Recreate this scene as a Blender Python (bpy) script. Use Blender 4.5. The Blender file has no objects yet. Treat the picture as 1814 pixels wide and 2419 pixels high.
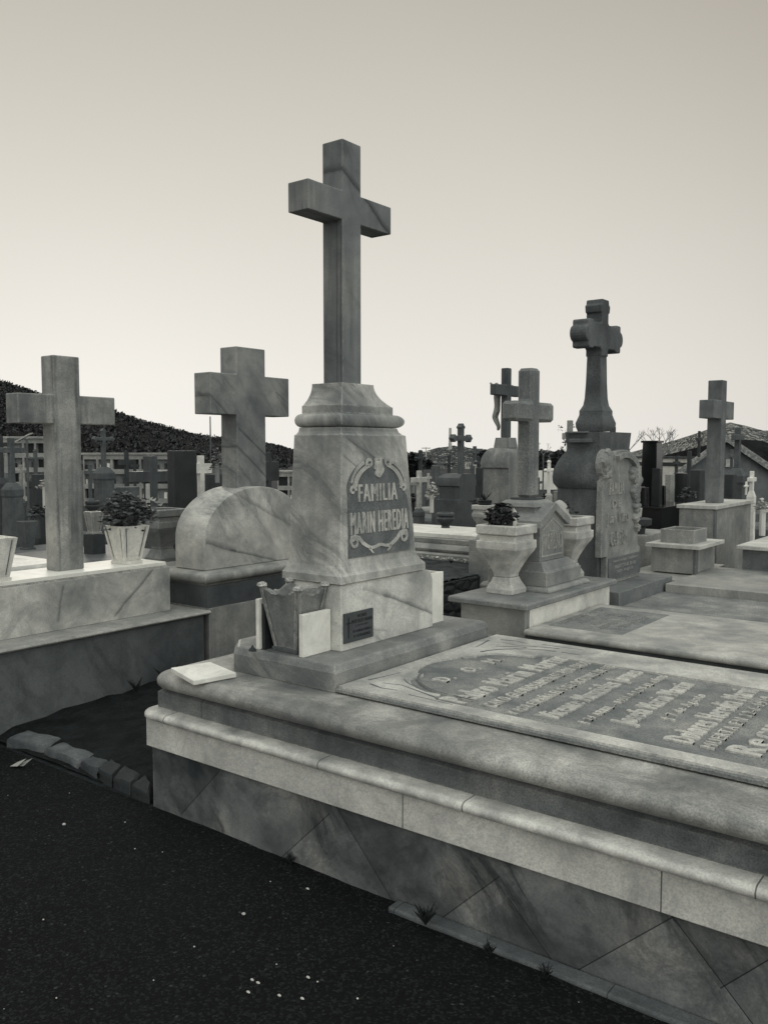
import bpy, bmesh, math, random
from mathutils import Vector, Matrix, noise
random.seed(7)
R = math.radians
S = bpy.context.scene
COL = S.collection
# ---------------------------------------------------------------- camera model (pixels of the 1814x2419 photograph)
F, CX, CY, HY, H, YAW = 2075.0, 907.0, 1209.5, 1062.0, 1.55, R(37.6)
PITCH = math.atan((CY-HY)/F)
_fh = Vector((-math.sin(YAW), math.cos(YAW), 0)); _r = Vector((math.cos(YAW), math.sin(YAW), 0))
_f = _fh*math.cos(PITCH)+Vector((0, 0, -math.sin(PITCH))); _u = _r.cross(_f)
O = Vector((0, 0, H))
def ray(x, y): return _f+_r*((x-CX)/F)+_u*((CY-y)/F)
def onz(x, y, z): d = ray(x, y); return O+d*((z-H)/d.z)
def onx(x, y, X): d = ray(x, y); return O+d*(X/d.x)
def ony(x, y, Y): d = ray(x, y); return O+d*(Y/d.y)
def ond(x, y, D): return O+ray(x, y)*D
def at(x, D):                      # ground point under column x at distance D
    p = ond(x, HY, D); return Vector((p.x, p.y, 0))
def zat(y, D): return ond(CX, y, D).z

# ---------------------------------------------------------------- materials
MATS = {}
def tint(v):
    v = min(.84, v*(.74+.98*v)); t = max(0, min(1, (v-.04)/.32))
    return (v*(.87+.16*t), v*(.995+.005*t), v*(1.065-.145*t), 1)
class N:
    def __init__(s, name):
        s.m = bpy.data.materials.new(name); s.m.use_nodes = True; s.t = s.m.node_tree
        s.b = s.t.nodes['Principled BSDF']
    def n(s, typ, **kw):
        nd = s.t.nodes.new(typ)
        for k, v in kw.items():
            if k.startswith('i_'):
                key = k[2:].replace('_', ' ')
                nd.inputs[key].default_value = v
            else: setattr(nd, k, v)
        return nd
    def l(s, a, b): s.t.links.new(a, b)
    def math(s, op, a, b=None, clamp=False):
        nd = s.t.nodes.new('ShaderNodeMath'); nd.operation = op; nd.use_clamp = clamp
        for i, v in enumerate((a, b)):
            if v is None: continue
            if isinstance(v, (int, float)): nd.inputs[i].default_value = v
            else: s.l(v, nd.inputs[i])
        return nd.outputs[0]
    def coord(s, scale=(1, 1, 1), rot=(0, 0, 0)):
        tc = s.n('ShaderNodeTexCoord'); mp = s.n('ShaderNodeMapping')
        mp.inputs['Scale'].default_value = scale; mp.inputs['Rotation'].default_value = rot
        s.l(tc.outputs['Object'], mp.inputs['Vector']); return mp.outputs[0]
    def noise(s, vec, scale, detail=4, rough=.55, dist=0):
        nd = s.n('ShaderNodeTexNoise'); nd.inputs['Scale'].default_value = scale; nd.inputs['Detail'].default_value = detail
        nd.inputs['Roughness'].default_value = rough; nd.inputs['Distortion'].default_value = dist
        s.l(vec, nd.inputs['Vector']); return nd.outputs['Fac']
    def ramp(s, fac, stops, interp='LINEAR'):
        r = s.n('ShaderNodeValToRGB'); r.color_ramp.interpolation = interp
        e = r.color_ramp.elements
        while len(e) < len(stops): e.new(.5)
        for el, (p, c) in zip(e, stops):
            el.position = p; el.color = c if isinstance(c, tuple) else (c, c, c, 1)
        s.l(fac, r.inputs[0]); return r.outputs[0]
    def mix(s, fac, a, b, blend='MIX'):
        nd = s.n('ShaderNodeMix'); nd.data_type = 'RGBA'; nd.blend_type = blend
        for idx, v in ((0, fac), (6, a), (7, b)):
            if isinstance(v, (int, float, tuple)): nd.inputs[idx].default_value = v
            else: s.l(v, nd.inputs[idx])
        return nd.outputs[2]
    def bump(s, h, strength, dist=.01):
        nd = s.n('ShaderNodeBump'); nd.inputs['Strength'].default_value = strength; nd.inputs['Distance'].default_value = dist
        s.l(h, nd.inputs['Height']); s.l(nd.outputs[0], s.b.inputs['Normal'])

def stone(name, light, dark, vein=0., vscale=2.2, vrot=(.35, .7, .62), streak=.35, mott=1.5, grain=.12, rough=.5, bump=.25, lichen=0., joints=None, jaxis=0, bands=(), grime=.55, lines=()):
    if name in MATS: return MATS[name]
    k = N(name); co = k.coord()
    m = k.noise(co, mott, 5, .6, .3)
    col = k.ramp(m, [(.28, tint(dark*.7)), (.5, tint(.55*light+.45*dark)), (.68, tint(light*1.12))])
    gr = k.noise(co, 4.3, 9, .74, .6); gm = k.ramp(gr, [(.47, 0.), (.56, .55), (.60, .15), (.72, .6)])
    col = k.mix(k.math('MULTIPLY', gm, grime), col, tint(dark*.5))
    if streak:
        sc = k.coord((11, 11, .7)); sn = k.noise(sc, 1.0, 5, .62)
        f = k.ramp(sn, [(.45, 0.), (.58, .9), (.7, 1.)]); bgm = k.ramp(k.noise(co, 2.3, 4, .6), [(.38, 0.), (.56, 1.)]); f = k.math('MULTIPLY', f, bgm)
        f = k.math('MULTIPLY', f, streak)
        col = k.mix(f, col, tint(dark*.45))
    if vein:
        nv = Vector(vrot).normalized(); t1 = nv.orthogonal().normalized(); t2 = nv.cross(t1); cb = k.n('ShaderNodeCombineXYZ'); tc = k.n('ShaderNodeTexCoord')
        wv = k.n('ShaderNodeTexNoise'); wv.inputs['Scale'].default_value = 1.6; wv.inputs['Detail'].default_value = 3; k.l(tc.outputs['Object'], wv.inputs['Vector'])
        va = k.n('ShaderNodeVectorMath', operation='MULTIPLY_ADD'); k.l(wv.outputs['Color'], va.inputs[0]); va.inputs[1].default_value = (.30, .30, .30); k.l(tc.outputs['Object'], va.inputs[2])
        for i, (vv, sc_) in enumerate(((nv, 1.), (t1, .13), (t2, .13))):
            dp = k.n('ShaderNodeVectorMath', operation='DOT_PRODUCT'); k.l(va.outputs[0], dp.inputs[0]); dp.inputs[1].default_value = tuple(vv*sc_*vscale*2.1); k.l(dp.outputs['Value'], cb.inputs[i])
        n2 = k.noise(cb.outputs[0], 1.0, 8, .66, .15)
        soft = k.ramp(n2, [(.50, 0.), (.575, .75), (.62, .25), (.75, .6)])
        rid = k.math('ABSOLUTE', k.math('SUBTRACT', n2, .56)); ln = k.ramp(rid, [(0, 1.), (.010, .4), (.03, 0.)])
        w = k.noise(co, 1.9, 4, .6); msk = k.ramp(w, [(.40, .15), (.60, 1.)])
        f = k.math('MULTIPLY', k.math('MULTIPLY', k.math('MAXIMUM', soft, ln), msk), vein, True)
        col = k.mix(f, col, tint(dark*.42))
    for (x0_, z0_, x1_, z1_) in lines:     # straight joints between cladding panels, in the XZ plane
        p2 = Vector((x0_, 0, z0_)); d2 = Vector((x1_, 0, z1_))-p2; l2 = d2.length; d2.normalize(); n2_ = Vector((-d2.z, 0, d2.x)); tc = k.n('ShaderNodeTexCoord')
        def dt2(v):
            n_ = k.n('ShaderNodeVectorMath', operation='DOT_PRODUCT'); k.l(tc.outputs['Object'], n_.inputs[0]); n_.inputs[1].default_value = tuple(v); return n_.outputs['Value']
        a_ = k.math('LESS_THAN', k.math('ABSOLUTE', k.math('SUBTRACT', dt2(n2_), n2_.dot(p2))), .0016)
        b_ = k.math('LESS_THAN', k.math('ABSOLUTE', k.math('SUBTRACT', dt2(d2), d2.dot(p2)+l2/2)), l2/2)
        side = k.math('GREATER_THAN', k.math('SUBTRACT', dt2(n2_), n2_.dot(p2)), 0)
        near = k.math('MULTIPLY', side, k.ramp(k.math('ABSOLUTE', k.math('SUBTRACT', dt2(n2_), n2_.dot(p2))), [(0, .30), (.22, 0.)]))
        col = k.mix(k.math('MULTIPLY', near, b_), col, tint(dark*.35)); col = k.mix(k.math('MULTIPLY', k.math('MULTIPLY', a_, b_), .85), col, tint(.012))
    for (p, q, w_, st_, *ax_) in bands:          # one natural vein of the stone: a dark band with a sharp lower edge between two points of its face
        d = (q-p); L_ = d.length; d.normalize(); m = d.cross(ax_[0] if ax_ else Vector((1, 0, 0))).normalized(); tc = k.n('ShaderNodeTexCoord')
        wn_ = k.noise(co, 5.5, 5, .65)
        def dot(v):
            n_ = k.n('ShaderNodeVectorMath', operation='DOT_PRODUCT'); k.l(tc.outputs['Object'], n_.inputs[0]); n_.inputs[1].default_value = tuple(v); return n_.outputs['Value']
        t_ = k.math('ADD', k.math('SUBTRACT', dot(m), m.dot(p)), k.math('MULTIPLY', k.math('SUBTRACT', wn_, .5), w_*1.5))
        t_ = k.math('MULTIPLY', t_, .5/w_); t_ = k.math('ADD', t_, .5)
        prof = k.ramp(t_, [(.0, 0.), (.28, .6), (.5, 1.), (.55, .3), (.72, 0.)])
        al = k.ramp(k.math('DIVIDE', k.math('SUBTRACT', dot(d), d.dot(p)), L_), [(0, 0.), (.06, 1.), (.94, 1.), (1, 0.)])
        br = k.ramp(k.noise(co, 13, 4, .6), [(.3, .65), (.6, 1.)])
        col = k.mix(k.math('MULTIPLY', k.math('MULTIPLY', k.math('MULTIPLY', prof, al), br), st_, True), col, tint(dark*.16))
    bv = k.n('ShaderNodeBevel'); bv.samples = 3; bv.inputs['Radius'].default_value = .011; gn = k.n('ShaderNodeNewGeometry')
    dd = k.n('ShaderNodeVectorMath', operation='DOT_PRODUCT'); k.l(bv.outputs[0], dd.inputs[0]); k.l(gn.outputs['Normal'], dd.inputs[1])
    ew = k.math('MULTIPLY', k.ramp(dd.outputs['Value'], [(.80, 1.), (.985, 0.)]), k.ramp(k.noise(co, 28, 5, .7), [(.42, 0.), (.6, .75)]))
    col = k.mix(ew, col, tint(min(.8, light*1.35)))
    g = k.noise(co, 160, 2, .7)
    col = k.mix(k.math('MULTIPLY', k.ramp(g, [(.35, 1.), (.6, 0.)]), grain*2.2), col, tint(dark*.45))
    if lichen:
        ln_ = k.noise(co, 22, 6, .75); f = k.ramp(ln_, [(.56, 0.), (.64, 1.)])
        col = k.mix(k.math('MULTIPLY', f, lichen), col, tint(.03))
    if joints:
        sp = k.n('ShaderNodeSeparateXYZ'); k.l(k.coord(), sp.inputs[0]); ax = sp.outputs[jaxis]; tot = None
        for j in joints:
            d = k.math('LESS_THAN', k.math('ABSOLUTE', k.math('SUBTRACT', ax, j)), .0022)
            tot = d if tot is None else k.math('MAXIMUM', tot, d)
        col = k.mix(k.math('MULTIPLY', tot, .8), col, tint(.03))
    k.l(col, k.b.inputs['Base Color'])
    k.b.inputs['Roughness'].default_value = rough
    if 'Specular IOR Level' in k.b.inputs: k.b.inputs['Specular IOR Level'].default_value = .45
    hb = k.math('ADD', k.math('MULTIPLY', k.noise(co, 45, 6, .7), .7), k.math('MULTIPLY', k.noise(co, 220, 2, .6), .35))
    k.bump(hb, bump, .006)
    MATS[name] = k.m; return k.m

def crazy(name, light, dark):                     # polygonal marble offcuts set in dark mortar
    k = N(name); tc = k.n('ShaderNodeTexCoord')
    mp = k.n('ShaderNodeMapping'); mp.inputs['Scale'].default_value = (1.9, .6, 1.5); mp.inputs['Rotation'].default_value = (0, .55, 0); mp.inputs['Location'].default_value = (.31, 0, .17)
    k.l(tc.outputs['Object'], mp.inputs[0])
    v1 = k.n('ShaderNodeTexVoronoi', feature='F1'); v2 = k.n('ShaderNodeTexVoronoi', feature='DISTANCE_TO_EDGE')
    for v in (v1, v2): v.inputs['Scale'].default_value = 1.35; k.l(mp.outputs[0], v.inputs['Vector'])
    sp = k.n('ShaderNodeSeparateColor'); k.l(v1.outputs['Color'], sp.inputs[0])
    cell = k.ramp(sp.outputs[0], [(0, tint(dark)), (.5, tint((light+dark)/2)), (1, tint(light))])
    # veining turned a different way in each piece
    rot = k.n('ShaderNodeVectorRotate', rotation_type='Y_AXIS'); k.l(tc.outputs['Object'], rot.inputs['Vector']); k.l(k.math('MULTIPLY', sp.outputs[1], 6.3), rot.inputs['Angle'])
    mp2 = k.n('ShaderNodeMapping'); mp2.inputs['Scale'].default_value = (1.2, 4, 6.5); k.l(rot.outputs[0], mp2.inputs[0])
    n2 = k.noise(mp2.outputs[0], 1.6, 6, .66, 1.0)
    col = k.mix(k.ramp(n2, [(.36, 0.), (.66, .85)]), cell, tint(dark*.42))
    big = k.noise(tc.outputs['Object'], 2.5, 4, .6)
    col = k.mix(k.ramp(big, [(.45, 0.), (.75, .5)]), col, tint(dark*.5))
    edge = k.ramp(v2.outputs['Distance'], [(0, .8), (.002, .6), (.006, 0.)])
    col = k.mix(edge, col, tint(.02))
    k.l(col, k.b.inputs['Base Color']); k.b.inputs['Roughness'].default_value = .42
    k.bump(k.math('ADD', k.noise(tc.outputs['Object'], 60, 5, .7), k.math('MULTIPLY', k.ramp(v2.outputs['Distance'], [(0, 0.), (.016, 1.)]), 1.2)), .35, .004)
    return k.m

def plain(name, v, rough=.6, bump=.1, bscale=60, var=.3, metal=0, emis=0, spec=.4):
    if name in MATS: return MATS[name]
    k = N(name); co = k.coord(); n = k.noise(co, 7, 5, .65)
    k.l(k.ramp(n, [(.3, tint(v*(1-var))), (.7, tint(v*(1+var)))]), k.b.inputs['Base Color'])
    k.b.inputs['Roughness'].default_value = rough; k.b.inputs['Metallic'].default_value = metal
    k.b.inputs['Specular IOR Level'].default_value = spec
    if bump: k.bump(k.noise(co, bscale, 4, .7), bump, .006)
    MATS[name] = k.m; return k.m

def leafmat(name, v, var=.5):
    if name in MATS: return MATS[name]
    k = N(name); g = k.n('ShaderNodeNewGeometry')
    k.l(k.ramp(g.outputs['Random Per Island'], [(0, tint(v*(1-var))), (1, tint(v*(1+var)))]), k.b.inputs['Base Color'])
    k.b.inputs['Roughness'].default_value = .55
    MATS[name] = k.m; return k.m

def asphalt():
    k = N('asphalt'); co = k.coord()
    n1 = k.noise(co, .9, 5, .6); n2 = k.noise(co, 120, 3, .7)
    v = k.n('ShaderNodeTexVoronoi'); v.inputs['Scale'].default_value = 130; k.l(co, v.inputs['Vector'])
    sp = k.n('ShaderNodeSeparateColor'); k.l(v.outputs['Color'], sp.inputs[0])
    col = k.ramp(n1, [(.3, tint(.0035)), (.7, tint(.010))])
    col = k.mix(k.ramp(sp.outputs[0], [(.62, 0.), (.98, .8)]), col, tint(.034))
    col = k.mix(k.ramp(sp.outputs[1], [(.988, 0.), (.998, .5)]), col, tint(.12))
    k.l(col, k.b.inputs['Base Color']); k.b.inputs['Roughness'].default_value = .85; k.b.inputs['Specular IOR Level'].default_value = .15
    k.bump(k.math('ADD', n2, k.math('MULTIPLY', v.outputs['Distance'], -1.)), .9, .008)
    return k.m
def earthmat(name, a, b, stone_=.1, sc=14):
    k = N(name); co = k.coord(); n = k.noise(co, sc, 7, .72); n3 = k.noise(co, sc*6, 4, .7)
    col = k.ramp(n, [(.35, tint(a)), (.65, tint(b))])
    col = k.mix(k.ramp(n3, [(.62, 0.), (.74, .7)]), col, tint(stone_))
    k.l(col, k.b.inputs['Base Color']); k.b.inputs['Roughness'].default_value = .9; k.b.inputs['Specular IOR Level'].default_value = .15
    k.bump(k.math('ADD', n, n3), .8, .02); return k.m
def hillmat(name, a, b, rock, rk, sc):
    k = N(name); co = k.coord(); n = k.noise(co, sc, 8, .72); n2 = k.noise(co, sc*3.2, 6, .75); sc2 = k.coord((1, 1, 3)); n3 = k.noise(sc2, sc*1.7, 6, .7)
    col = k.ramp(n, [(.38, tint(a)), (.62, tint(b))])
    col = k.mix(k.ramp(n3, [(rk, 0.), (rk+.06, 1.)]), col, tint(rock))
    col = k.mix(k.ramp(n2, [(.5, 0.), (.62, .85)]), col, tint(a*.5))
    k.l(col, k.b.inputs['Base Color']); k.b.inputs['Roughness'].default_value = 1; k.b.inputs['Specular IOR Level'].default_value = .05
    k.bump(n2, 1, .8); return k.m

# ---------------------------------------------------------------- mesh helpers
def apply_tag(o, label=None, cat=None, group=None, kind=None):
    if label: o['label'] = label
    if cat: o['category'] = cat
    if group: o['group'] = group
    if kind: o['kind'] = kind
    return o
def wloc(o):
    p = Vector((0, 0, 0))
    while o: p += o.location; o = o.parent
    return p
def thing(name, label, cat, loc, group=None):
    o = bpy.data.objects.new(name, None); COL.objects.link(o); o.location = loc; o.empty_display_size = .1
    return apply_tag(o, label, cat, group)
class MB:
    def __init__(s): s.v = []; s.f = []
    def add(s, vs, fs):
        n = len(s.v); s.v += [Vector(v) for v in vs]; s.f += [tuple(i+n for i in f) for f in fs]; return s
    def box(s, x0, x1, y0, y1, z0, z1):
        return s.add([(x0, y0, z0), (x1, y0, z0), (x1, y1, z0), (x0, y1, z0), (x0, y0, z1), (x1, y0, z1), (x1, y1, z1), (x0, y1, z1)],
                     [(0, 3, 2, 1), (4, 5, 6, 7), (0, 1, 5, 4), (1, 2, 6, 5), (2, 3, 7, 6), (3, 0, 4, 7)])
    def rects(s, lv, cap=True):        # loft of rectangles (x0,x1,y0,y1,z)
        vs = []; fs = []
        for (a, b, c, d, z) in lv: vs += [(a, c, z), (b, c, z), (b, d, z), (a, d, z)]
        for i in range(len(lv)-1):
            for k in range(4):
                p = i*4; q = p+4; j = (k+1) % 4
                fs.append((p+k, p+j, q+j, q+k))
        if cap: fs.append((3, 2, 1, 0)); n = len(vs)-4; fs.append((n, n+1, n+2, n+3))
        return s.add(vs, fs)
    def ring(s, rc, prof, cap=True):   # mitred moulding: profile (offset, z) run round a rectangle
        x0, x1, y0, y1 = rc
        return s.rects([(x0-o, x1+o, y0-o, y1+o, z) for o, z in prof], cap)
    def rring(s, rc, prof, rad=.05, n=6):   # moulding with corners rounded in plan
        x0, x1, y0, y1 = rc; L = []
        for o, z in prof:
            r = max(.002, rad+o); lp = []
            for cx, cy, a0 in ((x0+rad, y0+rad, 180), (x1-rad, y0+rad, 270), (x1-rad, y1-rad, 0), (x0+rad, y1-rad, 90)):
                lp += [Vector((cx+r*math.cos(R(a0+90*i/n)), cy+r*math.sin(R(a0+90*i/n)), z)) for i in range(n+1)]
            L.append(lp)
        return s.loft(L)
    def loft(s, loops, cap=True, close=True):
        n = len(loops[0]); vs = [p for lp in loops for p in lp]; fs = []
        for i in range(len(loops)-1):
            for k in range(n if close else n-1):
                j = (k+1) % n; fs.append((i*n+k, i*n+j, (i+1)*n+j, (i+1)*n+k))
        if cap: fs.append(tuple(reversed(range(n)))); fs.append(tuple(range((len(loops)-1)*n, len(loops)*n)))
        return s.add(vs, fs)
    def lathe(s, c, prof, seg=20):
        return s.loft([[(c[0]+r*math.cos(2*math.pi*k/seg), c[1]+r*math.sin(2*math.pi*k/seg), c[2]+z) for k in range(seg)] for r, z in prof])
    def tube(s, p0, p1, r0, r1=None, seg=8):
        p0 = Vector(p0); p1 = Vector(p1); r1 = r0 if r1 is None else r1
        d = (p1-p0).normalized(); a = d.orthogonal().normalized(); b = d.cross(a)
        return s.loft([[p+(a*math.cos(2*math.pi*k/seg)+b*math.sin(2*math.pi*k/seg))*r for k in range(seg)] for p, r in ((p0, r0), (p1, r1))])
    def prism(s, poly, fr, depth):     # polygon (u,v) in frame fr=(origin,U,V,N) pushed by depth along N
        o, U, V, Nn = fr
        a = [o+U*u+V*v for u, v in poly]; b = [p+Nn*depth for p in a]; n = len(poly)
        fs = [tuple(reversed(range(n))), tuple(range(n, 2*n))]+[(k, (k+1) % n, n+(k+1) % n, n+k) for k in range(n)]
        return s.add(a+b, fs)
    def xform(s, M):
        s.v = [M @ v for v in s.v]; return s
    def build(s, name, mat, parent=None, label=None, cat=None, group=None, kind=None, bevel=0, smooth=False, loc=None, bseg=2, fix=True):
        if parent is not None: w = wloc(parent)
        else:
            xs = [v.x for v in s.v]; ys = [v.y for v in s.v]; zs = [v.z for v in s.v]
            w = Vector(loc) if loc is not None else Vector(((min(xs)+max(xs))/2, (min(ys)+max(ys))/2, min(zs)))
        me = bpy.data.meshes.new(name); me.from_pydata([v-w for v in s.v], [], s.f); me.validate()
        if fix:
            bm = bmesh.new(); bm.from_mesh(me); bmesh.ops.recalc_face_normals(bm, faces=bm.faces); bm.to_mesh(me); bm.free()
        o = bpy.data.objects.new(name, me); COL.objects.link(o)
        if parent is not None: o.parent = parent
        else: o.location = w
        me.materials.append(mat)
        if smooth:
            for p in me.polygons: p.use_smooth = True
            try: me.set_sharp_from_angle(angle=R(smooth if smooth is not True else 40))
            except Exception: pass
        if bevel:
            b = o.modifiers.new('edge', 'BEVEL'); b.width = bevel; b.segments = bseg; b.limit_method = 'ANGLE'; b.angle_limit = R(38)
        return apply_tag(o, label, cat, group, kind)
X_, Y_, Z_ = Vector((1, 0, 0)), Vector((0, 1, 0)), Vector((0, 0, 1))
def arc(cx, cy, r, a0, a1, n, ry=None):
    ry = r if ry is None else ry
    return [(cx+r*math.cos(R(a0+(a1-a0)*i/n)), cy+ry*math.sin(R(a0+(a1-a0)*i/n))) for i in range(n+1)]
def curve_mesh(outlines, depth):       # filled 2-D outlines (holes allowed) -> verts in XY, thickness in z
    cu = bpy.data.curves.new('tmp', 'CURVE'); cu.dimensions = '2D'; cu.fill_mode = 'BOTH'; cu.extrude = depth/2
    for ol in outlines:
        sp = cu.splines.new('POLY'); sp.points.add(len(ol)-1); sp.use_cyclic_u = True
        for p, (x, y) in zip(sp.points, ol): p.co = (x, y, 0, 1)
    return _eval(cu)
def _eval(cu):
    ob = bpy.data.objects.new('tmp', cu); COL.objects.link(ob)
    dg = bpy.context.evaluated_depsgraph_get(); me = bpy.data.meshes.new_from_object(ob.evaluated_get(dg))
    vs = [v.co.copy() for v in me.vertices]; fs = [tuple(p.vertices) for p in me.polygons]
    bpy.data.objects.remove(ob); bpy.data.curves.remove(cu); bpy.data.meshes.remove(me)
    return vs, fs
def text_mesh(txt, depth, bold=.0, res=2, track=1.22):
    cu = bpy.data.curves.new('tmp', 'FONT'); cu.body = txt; cu.size = 1; cu.extrude = depth/2; cu.offset = bold; cu.resolution_u = res; cu.space_character = track
    return _eval(cu)
def put_text(mb, txt, fr, w, h, depth, bold=.02, italic=0., jit=0.):
    vs, fs = text_mesh(txt, 1, 0)
    x0 = min(v.x for v in vs); x1 = max(v.x for v in vs); y0 = min(v.y for v in vs); y1 = max(v.y for v in vs)
    o, U, V, Nn = fr
    e_ = bold*h*1.1
    for k_, dx in enumerate((0, e_, -e_) if bold > .005 else (0,)):
        mb.add([o+U*((v.x-x0)/(x1-x0)*w+dx)+V*((v.y-y0)/(y1-y0)*h)+Nn*((v.z+.5)*(depth-.0003*k_)-.0001*k_) for v in vs], fs)
def put_curve(mb, outlines, fr, depth):
    vs, fs = curve_mesh(outlines, 1); o, U, V, Nn = fr
    mb.add([o+U*v.x+V*v.y+Nn*((v.z+.5)*depth) for v in vs], fs)
def ribbon(pts, w0, w1=None):          # a 2-D band of changing width along points: acanthus leaves and scrolls
    w1 = w0 if w1 is None else w1; L = []; Rr = []; n = len(pts)
    for i, p in enumerate(pts):
        a = Vector(pts[max(0, i-1)]); b = Vector(pts[min(n-1, i+1)]); d = (b-a).normalized(); nn = Vector((-d.y, d.x))
        w = (w0+(w1-w0)*i/(n-1))/2; L.append(tuple(Vector(p)+nn*w)); Rr.append(tuple(Vector(p)-nn*w))
    return L+Rr[::-1]
def spiral(cx, cy, r0, r1, a0, a1, n=16):
    return [(cx+(r0+(r1-r0)*i/n)*math.cos(R(a0+(a1-a0)*i/n)), cy+(r0+(r1-r0)*i/n)*math.sin(R(a0+(a1-a0)*i/n))) for i in range(n+1)]
def cross_mb(x0, x1, ya, yb, z0, z1, yl, yr, za, zb, mb=None):   # Latin cross in the YZ plane, thickness x0..x1
    mb = mb or MB()
    poly = [(ya, z0), (yb, z0), (yb, za), (yr, za), (yr, zb), (yb, zb), (yb, z1), (ya, z1), (ya, zb), (yl, zb), (yl, za), (ya, za)]
    return mb.prism(poly, (Vector((x0, 0, 0)), Y_, Z_, X_), x1-x0)
def leaf_blob(mb, c, r, n, size, flat=.8, seedk=0, low=-.4):
    rnd = random.Random(seedk+n)
    for _ in range(n):
        d = Vector((rnd.gauss(0, 1), rnd.gauss(0, 1), rnd.gauss(0, 1))).normalized()
        if d.z < low: d.z = -d.z
        p = Vector(c)+Vector((d.x*r[0], d.y*r[1], d.z*r[2]))*(rnd.random()**.4)*(1+.45*rnd.random()**3)
        q = Matrix.Rotation(rnd.random()*6.3, 3, 'Z') @ Matrix.Rotation(rnd.random()*3.1, 3, 'X')
        s = size*(.6+.8*rnd.random())
        mb.add([p+q @ Vector((-s*.5, 0, 0)), p+q @ Vector((0, -s*.28, s*.08)), p+q @ Vector((s*.6, 0, 0)), p+q @ Vector((0, s*.28, s*.08))], [(0, 1, 2, 3)])
def petals(mb, c, r, k, rnd, tilt=None):
    n_ = len(mb.v)
    for i in range(k):
        a = i*2.4+rnd.random(); t = .35+.65*i/k; rr = r*t; p = Vector(c)
        d = Vector((math.cos(a), math.sin(a), .5-.6*t)); e = Vector((-math.sin(a), math.cos(a), 0))
        q = p+d*rr*.5
        mb.add([q-e*rr*.15, q+d*rr*.3-e*rr*.5+Vector((0, 0, rr*.2)), q+d*rr*.75, q+d*rr*.3+e*rr*.5+Vector((0, 0, rr*.2)), q+e*rr*.15], [(0, 1, 2, 3, 4)])
    if tilt is not None:
        q = Z_.rotation_difference(Vector(tilt).normalized()).to_matrix(); cc = Vector(c)
        for i in range(n_, len(mb.v)): mb.v[i] = cc+q @ (mb.v[i]-cc)
# ================================================================ SETTING
M_asph = asphalt(); M_earth = earthmat('bare_earth', .007, .028, .06, 9)
M_kerb = stone('kerb_stone', .20, .09, mott=6, streak=0, grain=.2, rough=.85, bump=.8)
M_con = stone('concrete', .30, .20, mott=3, streak=.3, grain=.25, rough=.8, bump=.5)
MB().box(-80, 14, -12, 60, -14.2, 0).build('ground', earthmat('cemetery_ground', .02, .05, .09), kind='structure', loc=(0, 0, 0))
b = MB(); b.add([(-1900, -900, -14), (1600, -900, -14), (1600, 2600, -14), (-1900, 2600, -14)], [(0, 1, 2, 3)])
b.build('terrain', hillmat('plain', .03, .07, .12, .62, .02), kind='structure', loc=(0, 0, -14))
# asphalt path in front: runs along the near side of the family tomb
b = MB(); nx, ny = 110, 70; vs = []; fs = []
for j in range(ny+1):
    for i in range(nx+1):
        x = -6.2+i*(8.2/nx); y = -.6+j*(2.93/ny); edge = 2.36-.06*noise.noise(Vector((x*2.1, 3, 0)))
        z = .006+.006*noise.noise(Vector((x*1.3, y*1.3, 0)))+.004*noise.noise(Vector((x*9, y*9, 2)))
        vs.append((x, y, z))
for j in range(ny):
    for i in range(nx): a = j*(nx+1)+i; fs.append((a, a+1, a+nx+2, a+nx+1))
b.add(vs, fs); b.build('asphalt_path', M_asph, kind='structure', smooth=True, loc=(0, 0, 0), fix=False)
# earth bed between the two rows of tombs
b = MB(); vs = []; fs = []; nx, ny = 30, 90
for j in range(ny+1):
    for i in range(nx+1):
        x = -4.42+i*(1.4/nx); y = 2.36+j*(9/ny)
        vs.append((x, y, .012+.045*min(1, max(0, (y-2.36)/.12))+min(.06, .05*(y-2.4))*(y > 2.4)+.012*noise.noise(Vector((x*3, y*3, 1)))+.014*noise.noise(Vector((x*11, y*11, 5)))))
for j in range(ny):
    for i in range(nx): a = j*(nx+1)+i; fs.append((a, a+1, a+nx+2, a+nx+1))
b.add(vs, fs); b.build('earth_bed', M_earth, kind='structure', smooth=True, loc=(-3.7, 2.4, 0), fix=False)
# pebbles scattered on the asphalt
b = MB(); rnd = random.Random(3)
for k in range(44):
    x = rnd.uniform(-4.6, .2); y = rnd.uniform(1.0, 2.28); s = rnd.choice((.0015, .002, .0025, .003)) if k > 9 else rnd.uniform(.004, .007)
    b.loft([[Vector((x+s*q*math.cos(a*1.257)*(1+.3*rnd.random()), y+s*q*math.sin(a*1.257), .008+zz*s)) for a in range(5)] for q, zz in ((1, 0), (1.1, .5), (.5, 1.1))])
b.build('gravel', plain('pebble_white', .42, .8), kind='stuff', label='pale pebbles and grit scattered over the dark asphalt path', loc=(0, 0, 0))
for px_ in ((596, 2314), (610, 2321), (587, 2343), (660, 2351), (714, 2358), (728, 2308), (727, 2099)):
    c_ = onz(px_[0], px_[1], .008); s_ = .0052; rn_ = random.Random(px_[0]); mb_ = MB()
    mb_.loft([[Vector((c_.x+s_*q_*math.cos(a_*1.047)*(1+.5*rn_.random()), c_.y+s_*q_*.7*math.sin(a_*1.047), .006+z_*s_)) for a_ in range(6)] for q_, z_ in ((1, 0), (1.1, .4), (.5, .9))])
    mb_.build('pebble', plain('pebble_white', .42, .8), label='pale pebble lying on the dark asphalt near the bottom of the photo', cat='pebble', group='pale pebbles on the asphalt')
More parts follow.
